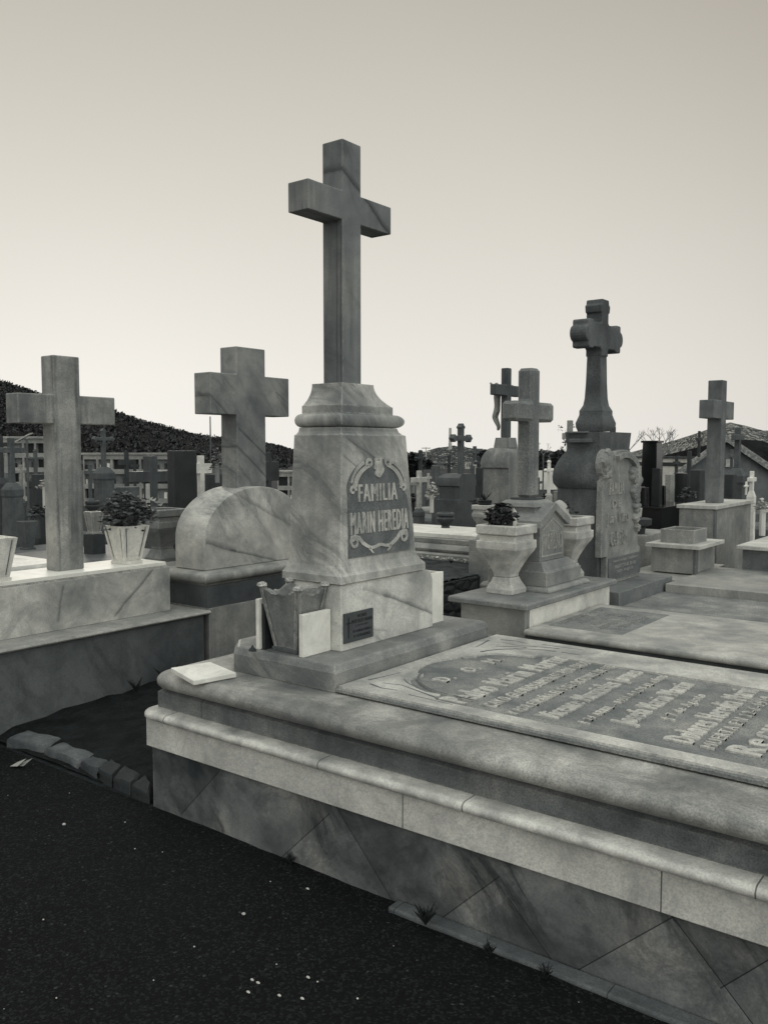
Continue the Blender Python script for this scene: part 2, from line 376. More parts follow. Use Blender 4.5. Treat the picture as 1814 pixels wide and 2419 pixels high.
# kerb stones
def kerb(name, x0, x1, y0, y1, z1, seed, label, mat=M_kerb):
    b = MB(); rnd = random.Random(seed); n = 9
    def q(x, y, z):
        v = Vector((x*7, y*7, z*7+seed)); return Vector((x, y, z))+Vector((noise.noise(v), noise.noise(v+Vector((9, 0, 0))), noise.noise(v+Vector((0, 9, 0)))*.6))*.022
    lv = []
    for z, o in ((-.05, 0), (z1*.5, .004), (z1-.02, 0), (z1, -.016)):
        lp = []
        for i in range(n): lp.append(q(x0-o+(x1-x0+2*o)*i/n, y0-o, z))
        for i in range(n): lp.append(q(x1+o, y0-o+(y1-y0+2*o)*i/n, z))
        for i in range(n): lp.append(q(x1+o-(x1-x0+2*o)*i/n, y1+o, z))
        for i in range(n): lp.append(q(x0-o, y1+o-(y1-y0+2*o)*i/n, z))
        lv.append(lp)
    b.loft(lv); b.build(name, mat, label=label, cat='kerb stone', group='rough kerb stones beside the path', smooth=60)
def kerbq(px, z, seed, label, mat=M_kerb):
    c = [onz(x, y, z) for x, y in px]; b = MB(); n = 8
    def lp(zz, sh, k_):
        o = []; m = (c[0]+c[1]+c[2]+c[3])/4
        for i in range(4):
            for j in range(n):
                p = c[i].lerp(c[(i+1) % 4], j/n); p = m+(p-m)*sh; v = Vector((p.x*9, p.y*9, seed+k_)); o.append(Vector((p.x+.012*noise.noise(v), p.y+.012*noise.noise(v+Vector((5, 0, 0))), zz+.006*noise.noise(v*1.7))))
        return o
    b.loft([lp(-.05, 1.02, 0), lp(z*.5, 1.04, 1), lp(z-.012, 1.0, 0), lp(z, .9, 0), lp(z+.002, .4, 3)]); b.build('kerb_stone', mat, label=label, cat='kerb stone', group='rough kerb stones beside the path', smooth=60)
M_kd = stone('kerb_dark', .07, .03, mott=6, streak=0, grain=.2, rough=.9, bump=.8)
kerbq(((18, 1740), (103, 1760), (151, 1742), (66, 1722)), .058, 1, 'pale flat kerb stone at the left end of the kerb, nearest the left wall')
kerbq(((108, 1765), (184, 1795), (226, 1780), (150, 1751)), .058, 2, 'second pale kerb stone with a pitted top, in the middle of the kerb')
kerbq(((192, 1798), (232, 1816), (256, 1795), (218, 1784)), .056, 3, 'small kerb block between the pale stones and the dark blocks', stone('kerb_mid', .12, .06, mott=6, streak=0, grain=.2, rough=.9, bump=.8))
kerbq(((236, 1818), (264, 1832), (290, 1806), (262, 1792)), .056, 4, 'dark kerb block third from the family tomb', M_kd)
kerbq(((268, 1834), (308, 1853), (334, 1828), (294, 1808)), .056, 5, 'dark cracked kerb block second from the family tomb', M_kd)
kerbq(((312, 1855), (352, 1873), (360, 1848), (338, 1830)), .056, 6, 'dark kerb block touching the corner of the family tomb', M_kd)
b = MB()
for k, (x, y) in enumerate(((-3.99, 2.2), (-3.97, 2.22))):
    b.add([(x, y, .012), (x+.05, y+.01, .02), (x+.075, y+.045, .055), (x+.02, y+.03, .03)], [(0, 1, 2, 3)])
b.build('dry_leaf', leafmat('dry_leaf', .28), label='pale curled dead leaf lying below the kerb stones', cat='leaf')
M_weed = leafmat('weed', .035)
def weed(x, y, z, h, n, seed, label):
    rnd = random.Random(seed); b = MB()
    for _ in range(n):
        a = rnd.random()*6.3; l = h*(.5+.6*rnd.random()); d = Vector((math.cos(a)*.55, math.sin(a)*.55, 1)).normalized(); p = Vector((x, y, z)); e = d.cross(Z_).normalized()*.004
        m = p+d*l*.6; t = p+d*l+Vector((d.x, d.y, -.3))*l*.25
        b.add([p-e*.4, p+e*.4, m+e, t, m-e], [(0, 1, 2, 3, 4)])
        for q in range(3):
            c = p+d*l*(.3+.25*q); s = .009; b.add([c, c+Vector((s, s*.4, s)), c+Vector((s*.3, s*1.2, s*.5))], [(0, 1, 2)])
    b.build('weed', M_weed, label=label, cat='weed', group='weeds at the foot of the tombs')
weed(-1.56, 2.245, .02, .075, 40, 1, 'tallest tuft of weed growing on the kerb below the family tomb')
weed(-1.31, 2.225, .02, .05, 16, 2, 'small weed on the low kerb right of the tallest tuft')
weed(-2.22, 2.31, 0, .05, 20, 3, 'dark low tuft where the low kerb starts under the diamond paving')
weed(-4.33, 3.42, .1, .15, 18, 4, 'thin stalk against the left tomb wall behind the loose tile')
weed(-4.34, 3.2, .1, .1, 12, 5, 'short stalk against the left wall nearer the kerb stones')
weed(-1.12, 2.22, .02, .05, 12, 6, 'rightmost small weed on the low kerb')

# ================================================================ FAMILY TOMB (main)
def bd(X, pts, org):
    return [(onx(a[0], a[1], X)-Vector(org), onx(b_[0], b_[1], X)-Vector(org), w_, st_) for a, b_, w_, st_ in pts]
OT = (-1.5, 3.1, 0)
M_cross = stone('cross_marble', grime=.3, bands=[(Vector((x_-OT[0], 0, a_)), Vector((x_-OT[0], 0, b_)), w_, st_, Vector((0, 1, 0))) for x_, a_, b_, w_, st_ in ((-2.478, 1.80, 2.56, .006, .85), (-2.456, 1.80, 2.50, .008, .8))]+bd(-2.444, [((803, 392), (932, 572), .028, 1.), ((770, 356), (812, 400), .03, .5)], OT), light=.27, dark=.16, vein=.75, vscale=1.0, vrot=(.35, .7, .62), streak=.5, mott=2.2, grain=.1, rough=.6, bump=.2)  # base tone darkened to paint in backlit shade, alongside real veins and streaks
M_ped = stone('pedestal_marble', bands=bd(-2.36, [((820, 1035), (925, 1110), .012, .7), ((812, 1075), (850, 1110), .01, .6)], OT), light=.56, dark=.28, vein=.8, vscale=1.5, vrot=(.5, .55, .67), streak=.4, mott=2.6, grain=.12, rough=.55)
M_base = stone('base_marble', bands=bd(-2.34, [((855, 1392), (925, 1410), .03, .5), ((900, 1405), (1025, 1452), .022, .85), ((860, 1485), (915, 1492), .012, .4)], OT), light=.70, dark=.42, vein=.75, vscale=1.3, vrot=(.25, .42, .87), streak=.12, mott=3, grain=.14, rough=.5, joints=[.0])
M_up = stone('upper_marble', .46, .19, vein=.5, vscale=1.0, vrot=(.1, .5, .85), streak=.25, mott=3.2, grain=.2, rough=.55)
M_step = stone('step_marble', .36, .20, vein=.8, vscale=1.8, vrot=(.6, .1, .9), streak=0, mott=3, grain=.2, rough=.5)
M_fasc = stone('fascia_marble', .60, .44, vein=.0, streak=0, mott=3, grain=.16, rough=.55, joints=[.68, -.2, 1.12])
M_bull = stone('bullnose_marble', .58, .40, vein=.15, streak=0, mott=7, grain=.14, rough=.5, joints=[-1.42, .05, .93, -.56])
M_letter = stone('letter_marble', .47, .33, streak=0, mott=9, grain=.15, rough=.6)
M_sunk = stone('pecked_marble', .30, .21, streak=0, mott=6, grain=.3, rough=.85, bump=.6)
M_white = stone('white_marble', .78, .66, vein=.1, vscale=4, streak=0, mott=4, grain=.06, rough=.7, bump=.1)
T = thing('family_tomb', 'big marble family tomb with the tallest plain cross and an engraved slab', 'tomb', (-1.5, 3.1, 0))
RC = (-3.05, .25, 2.328, 3.90)
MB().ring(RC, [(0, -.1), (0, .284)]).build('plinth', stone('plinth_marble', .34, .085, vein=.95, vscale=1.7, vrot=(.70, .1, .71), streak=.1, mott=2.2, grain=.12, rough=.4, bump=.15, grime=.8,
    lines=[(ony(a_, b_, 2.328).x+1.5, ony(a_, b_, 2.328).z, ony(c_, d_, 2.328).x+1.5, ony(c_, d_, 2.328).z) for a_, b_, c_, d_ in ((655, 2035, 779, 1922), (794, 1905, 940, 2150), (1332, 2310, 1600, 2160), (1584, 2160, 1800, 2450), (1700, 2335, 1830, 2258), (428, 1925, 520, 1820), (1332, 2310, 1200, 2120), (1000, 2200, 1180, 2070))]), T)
MB().ring(RC, [(.018, .28), (.018, .40)]).build('fascia', M_fasc, T, bevel=.003)
pr = [(.0, .402)]+[(.022+.022*math.cos(R(a)), .421+.019*math.sin(R(a))) for a in range(-90, 91, 18)]+[(-.05, .441)]
MB().rring(RC, pr, .03).build('bullnose', M_bull, T, smooth=50)
M_blk2 = stone('upper_block_marble', .27, .10, vein=.5, vscale=1.3, vrot=(.1, .3, .9), streak=.3, mott=3.4, grain=.25, rough=.6, joints=[-1.27])
MB().ring((-3.085,)+RC[1:], [(-.034, .441), (-.034, .508), (-.047, .518), (-.052, .5265)]).build('upper_block', M_blk2, T, smooth=30)
pr = [(-.054, .527)]+[(-.044+.053*math.cos(R(a)), .5640+.037*math.sin(R(a))) for a in range(-80, 81, 10)]+[(-.09, .6035), (-.2, .604)]
MB().rring((-3.055,)+RC[1:], pr, .085).build('cornice', M_up, T, smooth=35)
MB().box(onz(900, 2165, .0).x, -.02, 2.262, 2.325, -.05, .02).build('low_kerb', stone('low_kerb', .17, .09, streak=0, mott=5, grain=.2, rough=.8, joints=[-.2, .55, 1.1]), T, bevel=.008)
# step with clipped left corners
b = MB(); z0, z1 = .604, .71
def clip(x0, x1, y0, y1, c, z): return [(x0+c, y0, z), (x1, y0, z), (x1, y1, z), (x0+c, y1, z), (x0, y1-c, z), (x0, y0+c, z)]
b.loft([clip(-2.87, -2.2, 2.545, 3.70, .10, z0), clip(-2.87, -2.2, 2.545, 3.70, .10, z1-.03), clip(-2.862, -2.214, 2.559, 3.688, .10, z1-.004), clip(-2.855, -2.222, 2.566, 3.68, .10, z1)])
b.build('step', M_step, T, bevel=.004)
# pedestal
lv = [(-2.662, -2.338, 2.745, 3.416, .7105), (-2.66, -2.34, 2.746, 3.416, .935), (-2.658, -2.342, 2.747, 3.408, .965), (-2.655, -2.345, 2.75, 3.385, .984), (-2.65, -2.35, 2.757, 3.34, .9895)]
pd = MB().rects(lv).build('pedestal_base', M_base, T, bevel=.003)
lv = [(-2.668, -2.332, 2.738, 3.345, .992), (-2.668, -2.332, 2.738, 3.345, 1.024), (-2.659, -2.341, 2.747, 3.332, 1.036), (-2.655, -2.344, 2.751, 3.318, 1.045), (-2.6505, -2.3495, 2.757, 3.303, 1.062),
      (-2.648, -2.352, 2.760, 3.292, 1.085), (-2.634, -2.366, 2.784, 3.235, 1.612), (-2.628, -2.372, 2.790, 3.219, 1.616), (-2.622, -2.378, 2.797, 3.199, 1.627), (-2.620, -2.380, 2.801, 3.187, 1.645)]
body = MB().rects(lv).build('pedestal_body', M_ped, T, bevel=.002, loc=None)
a0 = (-2.620, -2.380, 2.801, 3.187)
lv = []
for a in range(-90, 91, 15):
    c = math.cos(R(a)); s_ = math.sin(R(a)); lv.append((-2.612-.021*c, -2.388+.021*c, 2.808-.022*c, 3.175+.052*c, 1.6745+.029*s_))
MB().rects(lv).build('torus', M_ped, T, smooth=50)
lv = [(-2.613, -2.387, 2.812, 3.164, 1.7035), (-2.613, -2.387, 2.812, 3.164, 1.738)]
for i in range(9):
    t = i/8; k = 1-math.sin(t*math.pi/2); kk = (1-t)**2.1
    lv.append((-2.585-.026*kk, -2.415+.026*kk, 2.847-.033*kk, 3.061+.098*kk, 1.738+.095*t))
MB().rects(lv).build('flared_cap', M_ped, T, smooth=30)
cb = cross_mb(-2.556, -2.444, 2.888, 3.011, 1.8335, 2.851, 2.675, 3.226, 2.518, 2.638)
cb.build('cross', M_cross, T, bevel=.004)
# carved panel on the pedestal face
o0 = Vector((-2.3505, 2.808, 1.093)); Vd = Vector((-2.3665+.001, 0, 1.612))-Vector((-2.3525+.001, 0, 1.085)); Vd = Vd.normalized(); Nd = Y_.cross(Vd)
fr = (o0, Y_, Vd, Nd); W_, Hh = .44, .43
def P2(y, z): return ((y-2.808), (z-1.093))
pan = [(0, .0), (.438, .0), (.440, .17), (.418, .255), (.405, .262)]+[(.2+.2*math.cos(R(a)), .285+.135*math.sin(R(a))) for a in range(5, 176, 10)]+[(.006, .262), (.004, .17)]
pm = MB(); pm.prism(pan, fr, .0022); pm = pm.build('panel', stone('panel_ground', .22, .16, streak=0, mott=7, grain=.3, rough=.85, bump=.7), T)
fr2 = (o0+Nd*.0022, Y_, Vd, Nd); dm = MB()
put_text(dm, 'FAMILIA', (fr2[0]+Y_*.072+Vd*.235, Y_, Vd, Nd), .27, .075, .005, .03)
put_text(dm, 'MARIN HEREDIA', (fr2[0]+Y_*.016+Vd*.10, Y_, Vd, Nd), .405, .092, .005, .02)
dm.build('inscription', M_letter, pm)
om = MB()
def orn(pts, w0, w1): put_curve(om, [ribbon(pts, w0, w1)], fr2, .005)
for s in (1, -1):
    f = lambda pts: [(.213+s*(x-.213), y) for x, y in pts]
    orn(f([(.213+.165*math.cos(R(a)), .292+.105*math.sin(R(a))) for a in range(5, 72, 8)]), .026, .014)
    orn(f(spiral(.392, .284, .02, .006, 180, -160)), .014, .007)
    orn(f(spiral(.275, .398, .022, .007, -40, 330)), .015, .007)
    orn(f([(.213+.19*math.cos(R(a)), .294+.127*math.sin(R(a))) for a in range(10, 60, 8)]), .008, .014)
    orn(f([(.24, .372), (.232, .392), (.226, .42)]), .008, .02)
    orn(f([(.215, .044), (.25, .036), (.28, .034), (.31, .047), (.335, .06), (.36, .083), (.385, .09), (.405, .075)]), .012, .02)
    orn(f(spiral(.385, .068, .03, .008, 60, -290)), .014, .008)
    orn(f([(.29, .037), (.275, .02), (.262, .01)]), .014, .004)
put_curve(om, [[(.213+.028*math.cos(R(a))*(1+.25*math.cos(R(a*3))), .372+.036*math.sin(R(a))) for a in range(0, 360, 18)]], fr2, .007)
om.build('scrollwork', M_letter, pm)
# engraved plaque on the pedestal base
pq = MB().box(-2.338, -2.330, 2.757, 2.95, .742, .868).build('plaque', plain('plaque_metal', .075, .45, .15, 90, .2, spec=.5), T, label='dark plaque with a thin cross and engraved name', bevel=.001)
lt = MB(); fq = lambda y, z: (Vector((-2.330, y, z)), Y_, Z_, X_)
for tx, y, z, w, h in (('VICENTE', 2.842, .842, .062, .013), ('MUSTIELES MARIN', 2.806, .820, .135, .015), ('† 22-09-2017', 2.83, .803, .085, .009), ('TU FAMILIA NUNCA', 2.81, .780, .125, .011), ('TE OLVIDAREMOS', 2.815, .759, .115, .011)):
    put_text(lt, tx, fq(y, z), w, h, .001, .012)
lt.box(-2.330, -2.328, 2.7815, 2.7845, .762, .850); lt.box(-2.330, -2.328, 2.768, 2.799, .823, .827)
lt.build('inscription', plain('ink_black', .008, .5, 0), pq)
# engraved slab
MB().box(-2.19, -.01, 2.56, 3.75, .6045, .6095).build('mortar_bed', plain('mortar_dark', .03, .9), T)
sl = MB().rects([(-2.196, .0, 2.545, 3.765, .610), (-2.196, .0, 2.545, 3.765, .622), (-2.19, -.006, 2.551, 3.759, .626)]).build('slab', M_sunk, T, bevel=.001)
zt = .626
def P3(px, py): v = onz(px, py, zt); return (v.x, v.y)
# frame drawn in slab coordinates: u = across (Y), v = towards the head (-X)
frS = (Vector((0, 0, zt)), Y_, -X_, Z_)
outer = [(2.553, -.0+.008), (3.757, .008), (3.757, 2.188), (2.553, 2.188)]
yc = 3.155
cusp = [(1046, 1659.5), (1029, 1655), (1024, 1648.5), (1037, 1647), (1040, 1643), (1030, 1640), (1005, 1636.7), (981.5, 1627), (970, 1615), (970, 1604.6), (986, 1604), (1000, 1600), (1000, 1594), (984, 1592), (993, 1579), (1008.5, 1569), (1030.5, 1562.4), (1071, 1555.7), (1088, 1553), (1094, 1555.5), (1112, 1556), (1126, 1553), (1125.4, 1550), (1156.7, 1545), (1193, 1546), (1229, 1549), (1258, 1553), (1265, 1551), (1284.5, 1548.5), (1313.5, 1552.5), (1337.6, 1557.4)]
inner = []
for a_, b_ in cusp: v = onz(a_, b_, zt+.004); inner.append((v.y, -v.x))
yn, yf = inner[0][0], inner[-1][0]
inner = [(yn, .1)]+inner+[(yf, .1)]
fm = MB(); put_curve(fm, [outer, inner], frS, .008)
fmo = fm.build('raised_border', stone('slab_border', .50, .36, vein=.2, streak=0, mott=5, grain=.18, rough=.5), sl, bevel=.0015)
om = MB(); frT = (Vector((0, 0, zt+.008)), Y_, -X_, Z_)
M_groove = stone('groove', .24, .16, streak=0, grain=.3, rough=.9)
for s in (1, -1):
    f = lambda pts: [(yc+s*(x-yc), y) for x, y in pts]
    for pts, w0, w1 in (([(3.60+.0*t, 1.66+.05*t) for t in range(3)], .006, .012), ([(3.60-.0-.28*(1-math.cos(R(a))), 1.76+.30*math.sin(R(a))) for a in range(5, 80, 9)], .010, .022),
                        ([(3.52, 2.05), (3.56, 2.0), (3.59, 1.93)], .006, .018), ([(3.66, 2.11), (3.68, 2.04), (3.67, 1.97)], .02, .006), ([(3.45, 2.12), (3.52, 2.13), (3.62, 2.15)], .004, .018),
                        ([(3.62, 2.08), (3.6, 2.0), (3.63, 1.9), (3.66, 1.8)], .004, .016), ([(3.69, 1.9), (3.70, 1.7)], .008, .004)):
        put_curve(om, [ribbon(f(pts), w0*.6, w1*.6)], frT, .0008)
    put_curve(om, [ribbon(f(spiral(3.60, .18, .07, .012, 90, -330, 24)), .007, .004)], frT, .0008)
om.build('carved_grooves', M_groove, fmo)
# the lettering, row by row, reading across the slab from the near edge
frL = lambda y, x: (Vector((x, y, zt)), Y_, -X_, Z_)
lm = MB()
def row(tx, nt, nb, far, dy=0.):        # near letter top and foot, far end: measured on the slab
    t_, f_, e_ = onz(*nt, zt), onz(*nb, zt), onz(*far, zt); x_ = (f_.x)
    return (tx, t_.y+.0, e_.y-t_.y+dy, x_, f_.x-t_.x)
rows = [('D.', 2.865, .085, -2.02, .062), ('O.', 3.06, .085, -2.055, .062), ('M.', 3.25, .10, -2.05, .062)]
o_ = []
for tx, c_, w in (('D.', (1050, 1606), .075), ('O.', (1109, 1583), .075), ('M.', (1164, 1563), .09)):
    v = onz(*c_, zt); o_.append((tx, v.y-w/2, w, v.x+.035, .07))
rows = o_+[row('Pedro Marin Martin', (1037, 1653), (1103, 1664.6), (1334, 1557)), row('CAYO GLORIOSAMENTE POR DIOS', (1136, 1668), (1168, 1674), (1388, 1568)),
        row('Y POR ESPAÑA EL 5 DE OCTUBRE DE 1936', (1186, 1685), (1220.6, 1692), (1451, 1574)), row('Vicente Mustieles Jornes', (1262, 1692), (1331, 1705.5), (1514, 1591)),
        row('† 24 ABRIL - 1951 A LOS 42 AÑOS', (1356, 1708), (1390, 1715), (1572, 1600)), row('Josefa Marin Martin', (1438, 1706), (1508, 1721), (1639, 1620)),
        row('† 7 de Agosto', (1556, 1700), (1590, 1708), (1665, 1646)), row('Dolores Heredia Marin', (1566, 1747), (1634, 1763), (1779, 1633)),
        row('MUERTA EN 12-6-1919', (1652, 1766), (1690, 1771), (1840, 1655)), row('Recuerdo', (1712, 1774), (1799, 1789.6), (1930, 1670))]
for tx, y, w, x, h in rows: put_text(lm, tx, frL(y, x), w, h, .007, .05 if h > .07 else .035)
lm.build('inscription', stone('slab_letter', .46, .36, streak=0, mott=12, grain=.2, rough=.55), sl)
# ---- things standing on the family tomb
o = MB(); q = Matrix.Translation((0, 0, 0))
def slab_thing(pts_top, t, name, mat, label, cat, group=None):
    b = MB(); b.loft([[Vector(p)-Vector((0, 0, t)) for p in pts_top], [Vector(p) for p in pts_top]]); return b.build(name, mat, label=label, cat=cat, group=group, bevel=.003)
A = [onz(404, 1577, .645), onz(458, 1608, .622), onz(559, 1589, .628), onz(497, 1563, .648)]
slab_thing(A, .020, 'loose_tile', M_white, 'thick white marble tile lying loose on the corner of the family tomb', 'tile')
MB().box(-2.415, -2.392, 2.572, 2.742, .7105, .885).build('marble_plate', M_white, label='upright white marble plate right of the chipped planter on the step', cat='marble plate', bevel=.002)
MB().box(-2.655, -2.6365, 2.565, 2.735, .7105, .925).build('marble_plate', M_white, label='narrow upright marble plate seen edge-on left of the chipped planter', cat='marble plate', bevel=.002)
MB().box(-2.6355, -2.618, 2.58, 2.735, .7105, .905).build('shade_plate', plain('plate_shade', .03, .4), label='dark upright plate added as shade against the inner side of the edge-on marble plate', cat='plate', bevel=.001)  # dark plate added to paint the shade between planter and marble plate
# hollow planter box on the far side of the pedestal
b = MB(); X0, X1, Y0, Y1, t = -2.60, -2.375, 3.418, 3.56, .012
b.box(X1-t, X1, Y0, Y1, .7105, .955); b.box(X0, X0+t, Y0, Y1, .7105, .955); b.box(X0+t, X1-t, Y1-t, Y1, .7105, .953); b.box(X0+t, X1-t, Y0, Y1-t, .7105, .73)
b.build('planter_box', M_white, label='hollow white marble planter box against the far side of the pedestal', cat='planter', bevel=.001)
# chipped tapering planter
def square_planter(name, c, w0, w1, z0, z1, mat, label, cat='planter', foot=True, chip=0, ribs=True, group=None, plate=None, seed=1, wy=None):
    wy = wy or 1.; T_ = thing(name, label, cat, (c[0], c[1], z0), group)
    zf = z0+(.018 if foot else 0)
    if foot: MB().rects([(c[0]-w0*.5-.012, c[0]+w0*.5+.012, c[1]-(w0*.5+.012)*wy, c[1]+(w0*.5+.012)*wy, z) for z in (z0, zf)]).build('foot', plate or mat, T_, bevel=.002)
    b = MB(); n = 14; t = .014
    def loop(w, z, inn=0, sag=0):
        lp = []; h = w/2-inn
        for k, (dx, dy) in enumerate(((1, 0), (0, 1), (-1, 0), (0, -1))):
            sx, sy = ((-1, -1), (1, -1), (1, 1), (-1, 1))[k]
            for i in range(n):
                u = i/n; x = sx*h+dx*2*h*u; y = sy*h+dy*2*h*u
                s_ = sag*math.sin(math.pi*u)**.8; zz = z-s_+ (chip*.012*noise.noise(Vector((x*60, y*60, seed))) if sag else 0)
                lp.append(Vector((c[0]+x, c[1]+y*wy, zz)))
        return lp
    hh = z1-zf; L = [loop(w0, zf)]
    for q in (.3, .6, .85): L.append(loop(w0+(w1-w0)*q, zf+hh*q))
    L.append(loop(w1, z1, 0, chip*.03)); L.append(loop(w1, z1+.001, t, chip*.03)); L.append(loop(w0+(w1-w0)*.7, z1-.06, t+.002))
    b.loft(L); b.build('body', mat, T_, bevel=0, smooth=25)
    if ribs:
        e = MB()
        for sx in (-1, 1):
            for sy in (-1, 1):
                p0 = Vector((c[0]+sx*w0/2, c[1]+sy*w0/2*wy, zf)); p1 = Vector((c[0]+sx*w1/2, c[1]+sy*w1/2*wy, z1-.002))
                e.loft([[p+Vector((-sx*g, sy*.004, 0)), p+Vector((sx*.005, sy*.004, 0)), p+Vector((sx*.005, -sy*g, 0)), p+Vector((-sx*.002, -sy*.002, 0))] for p, g in ((p0, .012), (p1, .016))])
        e.build('corner_strip', mat, T_)
    return T_
M_old = stone('old_planter', .36, .20, vein=.4, vscale=3, streak=.4, mott=5, grain=.2, rough=.75, lichen=.25, bump=.5)
pc = (-2.52, 2.655)
tp = square_planter('chipped_planter', pc, .12, .215, .7105, .985, M_old, 'weathered tapering marble planter with a chipped scalloped rim on the step', chip=1, plate=stone('dark_foot', .16, .1, streak=0, grain=.3), wy=.82)
for sx in (-1, 1):
    for sy in (-1, 1):
        x, y = pc[0]+sx*.102, pc[1]+sy*.084; n = 10; b = MB()
        b.loft([[Vector((x+r*(1+.35*noise.noise(Vector((a, sx, sy*3))))*math.cos(a*.628), y+r*math.sin(a*.628), z+.003*noise.noise(Vector((a*1., sy, 2))))) for a in range(n)] for r, z in ((.014, .978), (.022, .984), (.020, .995), (.008, 1.0))])
        b.build('rim_corner', stone('rim_white', .62, .3, streak=0, mott=30, grain=.4, rough=.9, bump=.8), tp, smooth=60)
b = MB(); c = onz(597, 1538, .711)
b.loft([[c+Vector((r*math.cos(a*.785), r*.7*math.sin(a*.785), z)) for a in range(8)] for r, z in ((.020, 0), (.018, .008), (.008, .016), (.002, .026))])
b.build('stone_chip', M_kd, label='small dark pyramid-shaped stone on the left end of the step', cat='stone')

# ================================================================ LEFT TOMB (plain cross on a long block)
OL = (-5.3, 3.0, 0)
M_L = stone('left_marble', bands=bd(-4.62, [((270, 1460), (368, 1340), .022, .8), ((141, 1470), (152, 1380), .02, .6)], OL), light=.56, dark=.33, vein=.7, vscale=2.1, vrot=(.3, -.62, .72), streak=.1, mott=2.4, grain=.12, rough=.55)
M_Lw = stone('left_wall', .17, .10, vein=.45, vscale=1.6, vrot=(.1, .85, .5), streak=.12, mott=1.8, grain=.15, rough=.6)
M_Lc = stone('left_cross', .38, .21, streak=.9, mott=2.5, grain=.18, rough=.75, bump=.4)
M_dirty = stone('dark_slab_edge', .14, .08, streak=.2, mott=5, grain=.3, rough=.8)
T = thing('left_cross_tomb', 'marble tomb at the left edge with a plain stone cross on a long block', 'tomb', (-5.3, 3.0, 0))
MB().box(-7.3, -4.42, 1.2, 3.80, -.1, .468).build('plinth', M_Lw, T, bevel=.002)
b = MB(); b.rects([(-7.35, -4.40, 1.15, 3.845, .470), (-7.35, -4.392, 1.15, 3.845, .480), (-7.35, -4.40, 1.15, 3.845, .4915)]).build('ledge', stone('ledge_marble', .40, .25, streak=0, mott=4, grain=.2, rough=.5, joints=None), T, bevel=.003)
MB().box(-4.99, -4.62, 1.3, 3.69, .4925, .782).build('block', M_L, T, bevel=.002)
MB().box(-4.985, -4.622, 1.3, 3.675, .783, .792).build('mortar', stone('mortar', .5, .35, streak=0, mott=20, grain=.3, rough=.95, bump=1), T)
MB().box(-4.99, -4.627, 1.3, 3.665, .793, .816).build('top_slab', stone('polished_white', .80, .70, streak=0, mott=4, grain=.05, rough=.56, bump=.08, grime=.1), T, bevel=.002)
X = -4.76
def pv(x, y): return onx(x, y, X)
ya, yb = pv(139, 1350).y, pv(200, 1343).y; z1 = pv(127, 838).z; yl, yr = pv(42, 927).y, pv(272, 944).y; zb, za = pv(42, 927).z, pv(42, 1000).z
cross_mb(X-.13, X, ya, yb, .816, z1, yl, yr, za+.004, zb).build('cross', M_Lc, T, bevel=.006)
# low tomb slab behind it
MB().rects([(-7.2, -5.05, 1.3, 3.7, .492), (-7.2, -5.05, 1.3, 3.7, .70)]).build('rear_body', M_con, T, bevel=.004)
MB().rects([(-7.15, -5.42, 1.5, 3.5, .7), (-7.15, -5.42, 1.5, 3.5, .755), (-7.1, -5.46, 1.55, 3.45, .775)]).build('rear_slab', stone('rear_slab', .5, .4, streak=0, mott=4), T, bevel=.01)
def fluted_planter(name, c, w0, w1, z0, z1, mat, label, group=None):
    T_ = square_planter(name, c, w0, w1, z0, z1, mat, label, group=group, ribs=True); e = MB(); zf = z0+.018
    for sx, sy in ((1, 0), (-1, 0), (0, 1), (0, -1)):
        for off in (-.37, .37):
            def P(w, z):
                h = w/2+.0015
                return Vector((c[0]+(sx*h if sx else off*w), c[1]+(sy*h if sy else off*w), z))
            p0, p1 = P(w0, zf+.01), P(w1, z1-.012); g = .003; du = Y_ if sx else X_
            e.add([p0-du*g, p0+du*g, p1+du*g, p1-du*g], [(0, 1, 2, 3)])
    e.build('flute', stone('flute_dark', .22, .14, streak=0, grain=.2), T_); return T_
M_pw = stone('planter_white', .80, .62, streak=.25, mott=5, grain=.15, rough=.6)
c = onz(306, 1334, .816); c1 = (c.x-.085, c.y+.045)
fluted_planter('tapered_planter', c1, .12, .20, .8165, 1.062, M_pw, 'white tapering marble planter holding a leafy plant right of the left cross', 'white tapering planters on the left tomb')
c = onz(10, 1374, .816); c2 = (c.x-.09, c.y-.03)
fluted_planter('tapered_planter', c2, .14, .21, .8165, 1.06, M_pw, 'white tapering marble planter cut off by the left edge of the photo', 'white tapering planters on the left tomb')
b = MB(); leaf_blob(b, (c1[0], c1[1], 1.145), (.135, .15, .11), 760, .036, seedk=4, low=-2); leaf_blob(b, (c1[0]+.02, c1[1]-.02, 1.205), (.10, .11, .07), 420, .026, seedk=9, low=-2); leaf_blob(b, (c1[0]+.05, c1[1]+.14, 1.13), (.06, .06, .05), 160, .026, seedk=19, low=-2)
T_ = thing('potted_plant', 'dense leafy plant with small pale flowers in the white tapered planter', 'plant', (c1[0], c1[1], 1.0))
b.build('foliage', leafmat('bush_leaf', .085, .9), T_)
b = MB(); rnd = random.Random(5)
for _ in range(34):
    a = rnd.random()*6.3; r = .12*rnd.random(); petals(b, (c1[0]+r*math.cos(a), c1[1]+r*math.sin(a), 1.16+.09*rnd.random()), .014, 5, rnd, (rnd.gauss(0,1), rnd.gauss(0,1), .6))
for k in range(9):
    a = .5+k*.12; b.add([(c1[0]+.02+.02*k*.6, c1[1]+.03+.016*k, 1.17+.06*math.sin(k*.35)), (c1[0]+.035+.012*k, c1[1]+.05+.016*k, 1.16+.06*math.sin(k*.35)), (c1[0]+.04+.012*k, c1[1]+.05+.018*k, 1.185+.06*math.sin(k*.35))], [(0, 1, 2)])
b.build('flowers', leafmat('pale_petal', .3, .5), T_)
b = MB(); rnd = random.Random(8)
